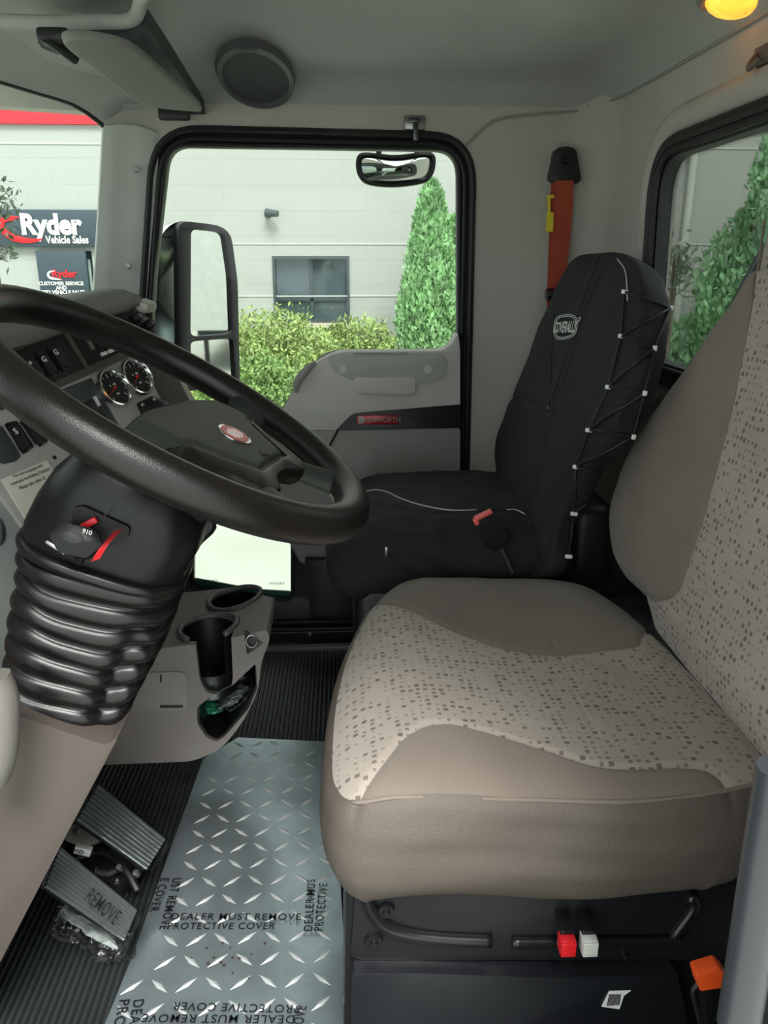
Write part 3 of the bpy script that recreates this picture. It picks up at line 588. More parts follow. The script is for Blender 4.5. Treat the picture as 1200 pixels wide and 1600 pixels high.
# speaker in the ceiling
a = at(400, 116, z=1.553); c_ = root('ceiling_speaker', a, 'round dark speaker grille in the headliner above the door window', 'speaker')
mb = MB(); n = 40; G = []
for r_, dz in ((.105, .0), (.100, -.010), (.088, -.012), (.082, .0)): G.append([(a.x+r_*.86*math.cos(q), a.y+r_*1.75*math.sin(q), a.z+dz-.16*r_*1.75*math.sin(q)-.004) for q in np.linspace(0, 2*math.pi, n, endpoint=False)])
mb.grid(G, closed_v=True); mb.build('speaker_ring', mat('speaker_ring_grey', '#4c4f50', .5), c_)
mb = MB(); G = [[(a.x+r_*.86*math.cos(q), a.y+r_*1.75*math.sin(q), a.z-.010-.16*r_*1.75*math.sin(q)) for q in np.linspace(0, 2*math.pi, n, endpoint=False)] for r_ in (.084, .05, .005)]; mb.grid(G, closed_v=True, cap1=True)
gm = mat('speaker_grille', '#3e4041', .7, bump=1., bscale=400); mb.build('grille', gm, c_)
# sun visor with its hinge clip
vs = root('sun_visor', at(120, 60, z=1.47), 'grey padded sun visor folded up over the front of the passenger side', 'visor')
vo = [(100, 66), (106, 54), (150, 56), (208, 72), (260, 115), (314, 164), (296, 168), (222, 157), (150, 105)]
VP_, VN = at(200, 110, z=1.455), Vector((.22, -.10, -.97)).normalized()
fv = frame(VP_, (1, 0, .22), (0, 1, -.1)); iv = fv.inverted(); vp = [tuple((iv @ on(px, py, VP_, fv.to_3x3().col[2]))[:2]) for px, py in vo]
mb = MB(); mb.slab([tuple(p) for p in spline(vp, 60, True)], [], fv @ Matrix.Translation((0, 0, .009)), .018); mb.build('visor_pad', mat('visor_vinyl', '#8f918c', .7, bump=.3, bscale=500), vs, bevel=.006, sharp=50)
a = at(88, 58, z=1.475); mb = MB(); mb.box(a, (.05, .045, .02), .006); mb.cyl(a+Vector((-.01, -.02, -.006)), a+Vector((.01, .05, -.02)), .008, 12); mb.build('visor_hinge', BLACK, vs)
a = at(272, 178, y=DY-.02); mb = MB(); mb.box(a, (.075, .03, .028), .004); mb.build('visor_rest', BLACK, vs)
# visor trough: its shade put into a dark slab's colour, plus a rolled edge
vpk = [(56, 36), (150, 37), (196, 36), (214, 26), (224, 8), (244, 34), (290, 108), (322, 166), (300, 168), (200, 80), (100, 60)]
mb = MB(); mb.slab([tuple(at(x, y, z=1.527)[:2]) for x, y in spline(vpk, 60, True)], [], Matrix.Translation((0, 0, 1.527)), .03); struct(mb.build('trim_10', mat('visor_recess_shade', '#3c4145', .8, bump=.3, bscale=500)))
mb = MB(); P = spline([at(x, y, z=1.51) for x, y in ((-60, 30), (60, 35), (150, 34), (196, 33), (214, 22), (222, -10))], 40); mb.tube(P, .011, 12); struct(mb.build('trim_11', HEAD, sharp=0))
# ================================================================== FLOOR COVERINGS
mt = root('floor_mat', (-.25, 1.7, 0), 'ribbed black rubber mat covering the cab floor', 'mat')
mb = MB(); mb.box((-.22, 1.25, .003), (1.24, 1.86, .006)); mb.build('mat_base', RUBBER, mt)
mb = MB(); x = -.82
while x < .35:
    mb.add([(x, .36, .006), (x+.002, .36, .0095), (x+.005, .36, .0095), (x+.007, .36, .006), (x, 2.13, .006), (x+.002, 2.13, .0095), (x+.005, 2.13, .0095), (x+.007, 2.13, .006)], [(0, 1, 5, 4), (1, 2, 6, 5), (2, 3, 7, 6)]); x += .0115
o = mb.build('rib', mat('ribbed_rubber', '#2a302f', .42, var=.12), mt, sharp=0); o['kind'] = 'stuff'
tp = root('tread_plate', (-.2, 1.2, .01), 'diamond tread aluminium floor plate between the pedals and the driver seat', 'plate')
q = [at(px, py, z=.011) for px, py in ((318, 1186), (372, 1153), (518, 1160), (548, 1640), (148, 1640), (205, 1500), (262, 1340))]
mb = MB(); mb.slab([(v.x, v.y) for v in q], [], Matrix.Translation((0, 0, .0125)), .0045); mb.build('plate', TREAD, tp, sharp=30)
poly = np.array([(v.x, v.y) for v in q]); mb = MB(); pitch = .044
i = 0
for r in range(-2, 30):
    for c in range(-14, 8):
        x = c*pitch+(.0178 if r % 2 else 0)*0-.01; y = .84+r*pitch; sgn = 1 if (r+c) % 2 else -1
        cs = np.array([(x, y)]); a = sgn*.70+.0; dx, dy = math.cos(a)*.021, math.sin(a)*.021; ok = inside(np.array([(x+dx, y+dy), (x-dx, y-dy), (x+.004, y), (x-.004, y)]), [tuple(p) for p in poly]).all()
        if not ok: continue
        nx, ny = -dy*.24, dx*.24; z0 = .0124; z1 = .0146
        mb.add([(x-dx, y-dy, z0), (x-nx, y-ny, z0), (x+dx, y+dy, z0), (x+nx, y+ny, z0), (x-dx*.35, y-dy*.35, z1), (x+dx*.35, y+dy*.35, z1)], [(0, 1, 4), (1, 5, 4), (1, 2, 5), (2, 3, 5), (3, 4, 5), (3, 0, 4)])
o = mb.build('tread_lug', mat('polished_lug', '#e2e6e6', .35, metal=.6, var=.05), tp, sharp=20); o['kind'] = 'stuff'
# grimy marks on the plate: small rust spots as thin flakes
mb = MB()
for k in range(16):
    px = random.gauss(345, 25); py = random.gauss(1497, 14); a = at(px, py, z=.0130); mb.cyl(a, a+Vector((0, 0, .0006)), random.uniform(.0012, .0035), 6)
mb.build('rust_spot', mat('rust_brown', '#3d3128', .8), tp)['kind'] = 'stuff'
# clear protective film with printed words
fm = root('protective_film', at(340, 1480, z=.016), 'clear plastic film with black printed words lying over the tread plate', 'film')
FPTS = [(250, 1372), (520, 1376), (548, 1376), (546, 1640), (150, 1640), (205, 1500), (243, 1400)]
q = [at(px, py, z=.0165) for px, py in FPTS]; A = q
G = []
for i in range(25):
    row = []; t = i/24
    L = at(*[(250-(250-150)*t), 1372+(1640-1372)*t][0:2], z=.0165); R = at(546, 1374+(1640-1374)*t, z=.0165)
    for j in range(31): p_ = L.lerp(R, j/30); row.append((p_.x, p_.y, .0158+.0022*nz(p_.x*16, p_.y*16, 3)+.0008*nz(p_.x*60, p_.y*40, 1)))
    G.append(row)
mb = MB(); mb.grid(G); mb.build('film_sheet', FILM, fm, sharp=0)
def ftxt(body, p0, p1, size_px, flip=False, sx=1.):
    """lettering laid on the film from pixel p0 (left of the baseline middle) towards p1"""
    a = at(*p0, z=.0185); b = at(*p1, z=.0185); d = (b-a); L = d.length; d.normalize(); up_ = Vector((-d.y, d.x, 0))
    M = frame(a, d, up_)
    o = txt(body, 1., Matrix(), INK, fm, align='LEFT', ext=0., bold=0.005, space=1.12)
    xs = [v.co.x for v in o.data.vertices]; ys = [v.co.y for v in o.data.vertices]; w = max(xs)-min(xs); h = size_px
    o.data.transform(M @ Matrix.Diagonal((L/w, h/.72, 1, 1)) @ Matrix.Translation((-min(xs), 0, 0)))
ftxt('DEALER MUST REMOVE', (268, 1432), (470, 1433), .0145); ftxt('PROTECTIVE COVER', (262, 1447), (430, 1447), .0145)
ftxt('DEALER MUS', (482, 1454), (487, 1374), .016); ftxt('PROTECTIVE', (498, 1454), (506, 1380), .016)
ftxt('UST REMOVE', (276, 1372), (255, 1452), .017); ftxt('E COVER', (257, 1372), (239, 1424), .017)
ftxt('OVE', (467, 1600), (472, 1572), .017)
ftxt('PROTECTIVE COVER', (468, 1576), (270, 1571), .014); ftxt('DEALER MUST REMOVE', (460, 1592), (222, 1590), .014)
ftxt('DEA', (216, 1562), (209, 1600), .017); ftxt('PRO', (194, 1562), (184, 1604), .017)
# ================================================================== SEAT BELT (far side)
sb = root('seat_belt', at(884, 240, y=DY-.02), 'orange red seat belt hanging from a black anchor on the far pillar', 'seat belt')
BYs = DY-.02
mb = MB(); mb.slab(rpoly(X_([(868, 232), (884, 228), (900, 232), (905, 262), (909, 282), (895, 290), (872, 288), (858, 280), (864, 258)], BYs-.02), .012), [], XZ(BYs-.02), .035); an = mb.build('anchor_cover', BLACK, sb, bevel=.006)
a = at(884, 249, y=BYs-.022); mb = MB(); mb.cyl(a, a+Vector((0, -.008, 0)), .012, 16, .009); mb.build('anchor_bolt', BLACKG, an)
def strap(P, w, m, name, parent, t=.003):
    G = []
    for p, ww in zip(P, w): p = Vector(p); G.append([p+Vector((-ww, 0, 0)), p+Vector((ww, -.001, 0)), p+Vector((ww, t, 0)), p+Vector((-ww, t, 0))])
    mb = MB(); mb.grid(G, closed_v=True, cap0=True, cap1=True); return mb.build(name, m, parent)
st = [at(882, 282, y=BYs-.022), at(880, 330, y=BYs-.02), at(874, 400, y=BYs-.01), at(868, 455, y=BYs-.01), at(862, 520, y=BYs)]
strap(st, [.024, .025, .024, .021, .015], BELT, 'webbing', sb)
st2 = [at(873, 285, y=BYs-.012), at(866, 380, y=BYs-.002), at(862, 450, y=BYs-.002), at(858, 560, y=BYs)]
strap(st2, [.02, .014, .012, .01], BELT, 'webbing', sb)
a = at(864, 460, y=BYs-.02); mb = MB(); mb.cyl(a+Vector((-.018, 0, -.002)), a+Vector((.0, 0, .0)), .017, 16); mb.cyl(a+Vector((.004, -.012, .012)), a+Vector((.03, -.012, .016)), .009, 12); mb.build('belt_stop', BLACKG, sb)
yl = mat('yellow_tag', '#d9c92c', .5)
mb = MB(); mb.slab(rpoly(X_([(855, 305), (866, 304), (866, 309), (860, 310), (860, 332), (865, 332), (864, 362), (853, 362), (854, 332), (856, 330)], BYs-.035), .002), [], XZ(BYs-.035), .002); mb.build('belt_tag', yl, sb, label='yellow warning tag clipped on the webbing')
# ================================================================== STEERING WHEEL
WT = .545; WU = Vector((math.cos(WT), 0, -math.sin(WT))); WV = Vector((0, 1, 0)); WN = Vector((math.sin(WT), 0, math.cos(WT))); WC = Vector((-.2076, .9674, .9572)); WR = .25
WM = Matrix((WV, -WU, WN)).transposed().to_4x4(); WM.translation = WC      # local x = across, y = away from the driver, z = towards him
wh = root('steering_wheel', WC, 'large black four spoke steering wheel with an oval red emblem', 'steering wheel')
mb = MB(); P = [WM @ Vector((WR*math.cos(a), WR*math.sin(a), 0)) for a in np.linspace(0, 2*math.pi, 120, endpoint=False)]
mb.tube(P, .0232, 22, closed=True); mb.build('rim', RIMM, wh, sharp=0)
WM = WM @ Matrix.Rotation(math.radians(-10), 4, 'Z')     # the wheel stands turned a little
hp = [(0, .010), (.07, .010), (.14, .0), (.187, -.012), (.203, -.035), (.192, -.055), (.16, -.064), (.135, -.085), (.117, -.11), (.106, -.135), (.094, -.158), (.065, -.163), (.03, -.150), (0, -.147)]
out = hp+[(-a, b) for a, b in hp[::-1][1:-1]]
def padtop(x, y, s):
    r = math.hypot(x, y*1.2); return .010-.008*s**4-.012*max(0, abs(x)-.13)/.08 - .004*math.exp(-((y+.02)/.012)**2)*0
seam = [(-.4, .2), (-.4, -.048), (-.165, -.046), (-.115, -.062), (-.088, -.100), (-.06, -.132), (0, -.130), (.06, -.132), (.088, -.100), (.115, -.062), (.165, -.046), (.4, -.048), (.4, .2)]
parts, _ = pillow(WM, out, padtop, [(.003, -.004), (.004, -.012), (0, -.024), (-.015, -.034), (-.04, -.040)], (0, -.07), 240, 50, [('hub_pad', seam)], groove=.005, gw=.004)
pad = None
for k, n_, m_ in (('hub_pad', 'hub_pad', PADM), ('top', 'lower_pad', RIMM), ('side', 'pad_back', RIMM)):
    if k in parts: o = parts[k].build(n_, m_, wh, sharp=0); pad = o if k == 'hub_pad' else pad
# emblem
mb = MB(); mb.slab(ellipse(0, -.074, .029, .022, 36), [], WM @ Matrix.Translation((0, 0, .0115)), .004); em = mb.build('emblem', CHROME, wh, bevel=.001)
mb = MB(); mb.slab(ellipse(0, -.074, .025, .0185, 32), [], WM @ Matrix.Translation((0, 0, .0121)), .002); mb.build('emblem_face', mat('emblem_red', '#c8333c', .3), em)
mb = MB()
for k in range(-2, 3): mb.slab([(k*.007-.0012, -.085+abs(k)*.002), (k*.007+.0012, -.085+abs(k)*.002), (k*.007+.0012, -.063-abs(k)*.002), (k*.007-.0012, -.063-abs(k)*.002)], [], WM @ Matrix.Translation((0, 0, .0126)), .0015)
mb.build('emblem_bars', CHROME, em)
# horn mark
mb = MB(); T = WM @ Matrix.Translation((0, -.116, .0098)); mb.slab([(-.009, .002), (-.002, .002), (.006, .007), (.008, .007), (.008, -.007), (.006, -.007), (-.002, -.002), (-.009, -.002)], [], T, .0008); mb.slab([(-.006, -.002), (-.002, -.002), (-.003, -.007), (-.006, -.007)], [], T, .0008); mb.build('horn_mark', INK, wh)
def spoke(P, ws, hs):
    """flat tapering bar along P (wheel-local), widths ws, half thickness hs"""
    P = spline(P, 14); G = []
    for i, p in enumerate(P):
        t = i/13; w = np.interp(t, np.linspace(0, 1, len(ws)), ws); h = np.interp(t, np.linspace(0, 1, len(hs)), hs); d = P[min(i+1, 13)]-P[max(i-1, 0)]; n_ = np.array([-d[1], d[0], 0]); n_ /= np.linalg.norm(n_)
        G.append([WM @ Vector((p[0]+n_[0]*w*math.cos(a), p[1]+n_[1]*w*math.cos(a), p[2]+h*math.sin(a))) for a in np.linspace(0, 2*math.pi, 20, endpoint=False)])
    mb = MB(); mb.grid(G, closed_v=True, cap0=True, cap1=True); mb.build('spoke', PADM, wh, sharp=0)
for s in (-1, 1):
    spoke([(s*.14, -.030, -.016), (s*.19, -.034, -.012), (s*.243, -.030, -.004)], [.032, .024, .038], [.012, .012, .019])
    spoke([(s*.070, -.11, -.016), (s*.090, -.155, -.010), (s*.118, -.198, -.006), (s*.132, -.216, -.002)], [.026, .018, .021, .032], [.014, .013, .014, .018])
# hub below the pad
mb = MB(); mb.cyl(WM @ Vector((0, -.07, -.02)), WM @ Vector((0, -.04, -.11)), .055, 30, .05); mb.build('hub', BLACK, wh)
# ================================================================== STEERING COLUMN
sc_ = root('steering_column', (-.40, .97, .45), 'black steering column with a ribbed rubber boot below the steering wheel', 'column')
def rsq(c, e1, h1, h2, ex=.55, n=64, e2=Vector((0, 1, 0)), skew=0):
    out = []
    for k in range(n):
        a = 2*math.pi*k/n; ca, sa = math.cos(a), math.sin(a); x = math.copysign(abs(ca)**ex, ca); y = math.copysign(abs(sa)**ex, sa); out.append(Vector(c)+e1*(x*h1)+e2*(y*h2))
    return out
CYy = .97; NB = .885
bc = at(88, 1125, y=CYy); tcn_ = at(168, 862, y=CYy); ax = (tcn_-bc).normalized(); e1 = Vector((ax.z, 0, -ax.x)).normalized()
G = []; NR = 8; K = 10*NR
for k in range(K+1):
    t = k/K; c = at(float(np.interp(t, [0, .3, .6, .8, 1], [103, 122, 146, 160, 170])), float(np.interp(t, [0, 1], [1122, 864])), y=CYy); ph = (t*NR) % 1; lobe = (math.sin(math.pi*ph))**.55 if 0 < t < 1 else 0
    tilt = .22*(1-t)*0
    G.append(rsq(c, (e1+Vector((0, 0, .10))).normalized(), float(np.interp(t, [0, .25, .6, 1], [.066, .082, .094, .098]))-.008+.016*lobe, .066+.022*t-.008+.014*lobe, .62, 96))
    # waist on the rear face
    cc0 = c
    for j, v in enumerate(G[-1]):
        a = 2*math.pi*j/96; w_ = math.exp(-((a-5.35)/.30)**2)*math.sin(math.pi*min(1, max(0, (t+.05)/.95)))
        v += (cc0-v)*(.16*w_)+ax*(.007*math.sin(2*a+.8)+.002*math.sin(5*a+t*9))*min(1, t*5)*min(1, (1-t)*6)
mb = MB(); mb.grid(G, closed_v=True, cap0=True); mb.build('boot', BOOTM, sc_, sharp=0, label='ribbed black rubber boot')
# rolled collar of the boot
mb = MB(); mb.tube(rsq(at(170, 862, y=CYy)+ax*.002, e1, .100, .090, .66, 72), .009, 10, closed=True); mb.build('boot_collar', BOOTM, sc_, sharp=0)
S = []
for t, cx, w1, w2 in ((0, (168, 868), .101, .088), (.2, (178, 838), .104, .09), (.45, (196, 805), .104, .09), (.7, (212, 770), .097, .086), (.9, (225, 742), .084, .076), (1, (236, 722), .068, .064)):
    c = at(*cx, y=CYy); S.append(rsq(c, (e1+Vector((0, 0, -.0-.15*t))).normalized(), w1, w2, .60, 72))
mb = MB(); mb.grid(S, closed_v=True, cap0=True, cap1=True); shr = mb.build('shroud', mat('shroud_black', '#101113', .36, spec=.35, bump=.12, bscale=700), sc_, sharp=0)
ny = CYy-.094
mb = MB(); mb.slab(rpoly(X_([(113, 794), (130, 791), (202, 824), (201, 838), (190, 850), (168, 854), (112, 822)], ny), .004), [], XZ(ny), .02); mb.build('key_slot_shade', mat('black_and_recess_shade', '#0d0e10', .6), shr)  # flat dark plate; shade of the open key slot put in its colour
mb = MB(); mb.tube([at(x, y, y=ny+.001) for x, y in ((174, 789), (160, 812))], .0008, 4); mb.build('shroud_seam', BLACKG, shr)
ky = root('ignition_key', at(125, 845, y=ny-.01), 'hexagonal black key fob with silver edge in the column switch, red ribbon hanging', 'key')
kc = at(118, 848, y=ny-.022); KF = frame(kc, (1, 0, -.33), (.2, .55, 1)) @ Matrix.Scale(.82, 4)
mb = MB(); hx = rpoly([(-.036, .0), (-.024, .022), (.020, .026), (.038, .006), (.022, -.018), (-.016, -.020)], .006); mb.slab(hx, [], KF @ Matrix.Translation((0, 0, .008)), .018); mb.build('key_fob', mat('fob_black', '#0b0b0c', .3, spec=.3), ky, bevel=.003)
mb = MB(); mb.slab(ellipse(-.004, .006, .015, .009), [], KF @ Matrix.Translation((0, 0, .0092)), .002); mb.build('fob_button', BLACK, ky, bevel=.0006)
mb = MB(); mb.box((-.022, -.014, .001), (.032, .006, .013), .002, M=KF, rot=Matrix.Rotation(-.3, 4, 'Z')); mb.build('fob_edge', STEEL, ky)
txt('910', .009, KF @ Matrix.Translation((.012, .018, .0086)), WHITE, ky, bold=.0002)
mb = MB(); mb.tube([at(125, 862, y=ny-.02), at(124, 876, y=ny-.008)], [.010, .006], 10); mb.build('key_stem', BLACKG, ky)
rp = [at(184, 830, y=ny-.004), at(174, 842, y=ny-.03), at(162, 856, y=ny-.045), at(150, 876, y=ny-.04)]
G = []
for i, p_ in enumerate(spline(rp, 14)): p_ = Vector(p_); k = .0055; G.append([p_+Vector((-k, 0, -k*.2)), p_+Vector((k, -.003, k*.6)), p_+Vector((k, .0, k*.6)), p_+Vector((-k, .002, -k*.2))])
mb = MB(); mb.grid(G, closed_v=True, cap0=True, cap1=True); mb.build('red_ribbon', RED, ky)
mb = MB(); mb.box(at(139, 818, y=ny-.004), (.022, .006, .008), .002, rot=Matrix.Rotation(-.5, 4, 'Y')); mb.build('red_tab', RED, ky)
# stalk / lever behind the column on the far side
mb = MB(); mb.tube(spline([at(290, 880, y=1.10), at(305, 850, y=1.13), at(330, 825, y=1.16), at(326, 815, y=1.14)], 14), .008, 10); mb.build('stalk', BLACK, sc_)
mb = MB(); mb.slab(rpoly(X_([(300, 790), (332, 818), (330, 828), (302, 860), (290, 852)], 1.10), .004), [], XZ(1.10), .01); mb.build('stalk_bracket', BLACK, sc_, bevel=.002)
# knee panel in front of the column
kp_ = root('column_support', (-.5, .95, .1), 'brown grey plastic panel under the steering column boot', 'panel')
KY = .875
ko = [(-30, 1098), (10, 1108), (168, 1163), (205, 1118), (12, 1502), (-60, 1640), (-120, 1640), (-120, 1090)]
ko = [(-60, 1095), (8, 1112), (165, 1166), (186, 1150), (100, 1312), (-4, 1512), (-80, 1660), (-160, 1660), (-160, 1080)]
mb = MB(); mb.slab(rpoly(X_(ko, KY), [.01, .01, .012, .015, .02, .02, .01, .01, .01]), [], XZ(KY), .085); mb.build('knee_panel', TRIM_B, kp_, bevel=.014, sharp=50)
mb = MB(); mb.tube(spline([at(x, y, y=.80) for x, y in ((-14, 1060), (-2, 1090), (0, 1130), (-4, 1180), (-16, 1215))], 16), .022, 12); mb.build('trim_bead', mat('pale_grey_trim', '#77746e', .5), kp_)
# ================================================================== DASHBOARD
DG = at(190, 605, y=1.42); DH = Vector((.36685, .91712, .15591)).normalized(); DNn = Vector((.79606, -.39620, .45751)).normalized()
DF = frame(DG, DH, DNn.cross(DH)); DFi = DF.inverted()
def dp(px, py, off=0.):
    o = DG+DNn*off; v = DFi @ on(px, py, o, DNn); return (v.x, v.y)
def dslab(name, L, m, parent, off=0., t=.01, r=.003, bev=.0015, label=None, holes=(), seg=4):
    mb = MB(); mb.slab(rpoly([dp(a, b, off) for a, b in L], r, seg), [rpoly([dp(a, b, off) for a, b in h], .003, 3) for h in holes], DF @ Matrix.Translation((0, 0, off)), t); return mb.build(name, m, parent, bevel=bev, label=label, sharp=30)
db = root('dashboard', (-.5, 1.3, .6), 'grey truck dashboard with gauges and rocker switches behind the steering wheel', 'dashboard')
dslab('lower_panel', [(-80, 668), (0, 641), (95, 605), (213, 548), (262, 645), (300, 760), (240, 900), (90, 905), (50, 842), (-6, 764), (-90, 700)], DASHM, db, 0, .05, .008, .003)
UB = TRIM_B
dslab('switch_bezel', [(-80, 560), (0, 545), (100, 512), (206, 478), (238, 500), (222, 548), (95, 604), (-80, 668)], UB, db, .006, .05, .006, .003,
      holes=[[(22, 549), (101, 520), (135, 574), (78, 600)], [(108, 519), (206, 484), (222, 520), (205, 543), (139, 572)]])
swp = dslab('switch_plate', [(19, 548), (101, 518), (138, 575), (78, 603)], BLACK, db, .003, .02, .003, 0, label='black plate holding three rocker switches')
rdp = dslab('radio_panel', [(106, 518), (206, 481), (224, 520), (206, 546), (138, 575)], BLACKG, db, .003, .02, .003, 0)
def rocker(L, par, off=.004, mark=None, name='rocker_switch'):
    o = dslab(name+'_frame' if name == 'rocker_switch' else name, L, BLACKG, par, off, .01, .004, .001)
    c = [sum(a[i] for a in L)/len(L) for i in (0, 1)]
    dslab('rocker', [(c[0]+(a-c[0])*.68, c[1]+(b-c[1])*.78) for a, b in L], BLACK, o, off+.005, .008, .003, .0015)
    if mark:
        q = dp(c[0]+(L[0][0]-c[0])*.25+(L[1][0]-c[0])*.25, c[1]+(L[0][1]-c[1])*.35, off+.0055); txt(mark, .0135, DF @ Matrix.Translation((q[0], q[1], off+.0056)), WHITE, o, bold=.0002)
    return o
rocker([(34, 560), (50, 553), (78, 588), (62, 596)], swp, .006, '*'); rocker([(55, 551), (70, 545), (97, 583), (82, 590)], swp, .006, 'G'); rocker([(73, 540), (90, 533), (113, 572), (99, 580)], swp, .006, 'G')
dslab('slot', [(110, 520), (126, 517), (150, 565), (139, 570)], mat('black_and_recess_shade', '#0d0e10', .6), rdp, .004, .004, .001, 0)
dslab('card_slot', [(134, 530), (140, 528), (149, 545), (144, 547)], STEEL, rdp, .005, .002, .001, 0)
for k in range(3): dslab('button', [(158+11*k, 551-4.5*k), (166+11*k, 548-4.5*k), (169+11*k, 553-4.5*k), (161+11*k, 556-4.5*k)], WHITE, rdp, .006, .003, .0008, 0)
dslab('display', [(152, 536), (186, 524), (190, 534), (157, 546)], mat('black_and_recess_shade', '#0d0e10', .6), rdp, .005, .003, .001, 0)
# far right: vents and knobs at the top right end
en = dslab('end_vent', [(178, 492), (214, 484), (244, 512), (240, 524), (205, 516)], BLACKG, db, .02, .05, .004, .002)
for px, py in ((212, 497), (232, 508)):
    q = DF @ Vector((*dp(px, py, .022), .022)); mb = MB(); mb.cyl(q, q+DNn*.012, .010, 18, .008); mb.build('knob', BLACK, en, bevel=.001); mb = MB(); mb.cyl(q+DNn*.012, q+DNn*.0128, .004, 12); mb.build('knob_cap', STEEL, en)
dslab('end_trim', [(215, 549), (232, 524), (246, 528), (304, 640), (300, 700), (265, 660)], TRIM_B, db, -.008, .06, .005, .003)
dslab('end_edge', [(246, 528), (256, 534), (318, 650), (310, 700), (300, 690)], TRIM, db, -.016, .05, .004, .002)
# gauges
GM = mat('gauge_face', '#101113', .3, coat=.5)
def gauge(px, py, r, ang):
    q = dp(px, py, .006); T = DF @ Matrix.Translation((q[0], q[1], .004)); o_ = MB(); n = 40
    prof = ((r, -.004), (r*1.01, .003), (r*.97, .0075), (r*.89, .008), (r*.83, .004), (r*.81, .001))
    G = [[T @ Vector((a*math.cos(k), a*math.sin(k), z)) for k in np.linspace(0, 2*math.pi, n, endpoint=False)] for a, z in prof]; o_.grid(G, closed_v=True); g = o_.build('gauge', CHROME, db, label='chrome ringed round gauge')
    mb = MB(); mb.slab(ellipse(0, 0, r*.86), [], T @ Matrix.Translation((0, 0, .0015)), .003); mb.build('gauge_face', GM, g)
    mb = MB()
    for k in range(11):
        a = math.radians(225-27*k); c, s = math.cos(a), math.sin(a); L0 = .66 if k % 5 else .56; w = .0005
        mb.slab([(r*L0*c-w*s, r*L0*s+w*c), (r*L0*c+w*s, r*L0*s-w*c), (r*.78*c+w*s, r*.78*s-w*c), (r*.78*c-w*s, r*.78*s+w*c)], [], T @ Matrix.Translation((0, 0, .002)), .0004)
    mb.build('dial_marks', WHITE, g)['kind'] = 'stuff'
    c, s = math.cos(ang), math.sin(ang); mb = MB(); mb.slab([(-.006*c+.0012*s, -.006*s-.0012*c), (r*.65*c, r*.65*s), (-.006*c-.0012*s, -.006*s+.0012*c)], [], T @ Matrix.Translation((0, 0, .0035)), .0008); mb.cyl(T @ Vector((0, 0, .002)), T @ Vector((0, 0, .0045)), .0025, 12); mb.build('needle', RED, g)
    txt('PSI', .005, T @ Matrix.Translation((.0, -.012, .002)), WHITE, g); txt('0    150', .005, T @ Matrix.Translation((0, .006, .002)), WHITE, g)
gauge(179, 606, .0362, math.radians(200)); gauge(214, 589, .0362, math.radians(205))
# black plate with two rockers beside the gauges
bp_ = dslab('side_plate', [(94, 609), (143, 590), (190, 672), (180, 700), (140, 690)], mat('dark_slate_plastic', '#3c4142', .5), db, .002, .01, .002, .0008)
rocker([(124, 632), (146, 622), (163, 648), (142, 658)], bp_, .004); dslab('indicator_bar', [(146, 620), (150, 618), (158, 633), (154, 635)], WHITE, bp_, .006, .003, .0008, 0)
rocker([(154, 652), (166, 647), (180, 668), (168, 674)], bp_, .004)
tb = dslab('valve_bracket', [(216, 629), (238, 618), (264, 629), (266, 640), (226, 650)], BLACKG, db, .006, .012, .003, .001)
for px, py in ((224, 632), (242, 623)): q = DF @ Vector((*dp(px, py, .008), .007)); mb = MB(); mb.cyl(q, q+DNn*.002, .0045, 12, .003); mb.build('screw', STEEL, tb)
# lower left rockers
rocker([(8, 661), (27, 657), (54, 698), (38, 709)], db, .004, 'S', 'rocker_housing'); rocker([(32, 657), (40, 652), (76, 689), (64, 698)], db, .004, None, 'rocker_housing')
dslab('blank_cover', [(-14, 668), (3, 665), (33, 712), (26, 720), (4, 725), (-20, 690)], mat('dark_slate_plastic', '#3c4142', .5), db, .003, .01, .004, .001)
for px, py in ((85, 715), (113, 714), (102, 742)): q = DF @ Vector((*dp(px, py, 0), 0)); mb = MB(); mb.cyl(q, q+DNn*.0012, .0035, 12); mb.build('screw', mat('black_and_recess_shade', '#0d0e10', .6), db)
# surface left of the sticker, turned towards the door
mb = MB(); L = [(-80, 690), (-4, 762), (50, 842), (100, 905), (100, 1100), (-120, 1110), (-160, 760)]
P0 = DF @ Vector((*dp(-4, 762), .0)); n2 = Vector((.35, -.9, .25)).normalized(); F2 = frame(P0, (1, .4, 0), n2.cross(Vector((1, .4, 0)))); F2 = frame(P0, (Vector((1, .4, 0))-n2*n2.dot(Vector((1, .4, 0)))), n2.cross(Vector((1, .4, 0))))
F2i = F2.inverted(); mb.slab([tuple((F2i @ on(a, b, P0, n2))[:2]) for a, b in L], [], F2 @ Matrix.Translation((0, 0, -.004)), .02); mb.build('side_panel', mat('pale_green_grey_panel', '#757b76', .5, bump=.1, bscale=600), db, bevel=.004)
v = on(-6, 830, P0, n2); mb = MB(); mb.slab(ellipse(0, 0, .012, .022), [], frame(v, F2.to_3x3().col[0], F2.to_3x3().col[1]) @ Matrix.Translation((0, 0, .002)), .006); mb.build('knob', BLACKG, db, bevel=.001)
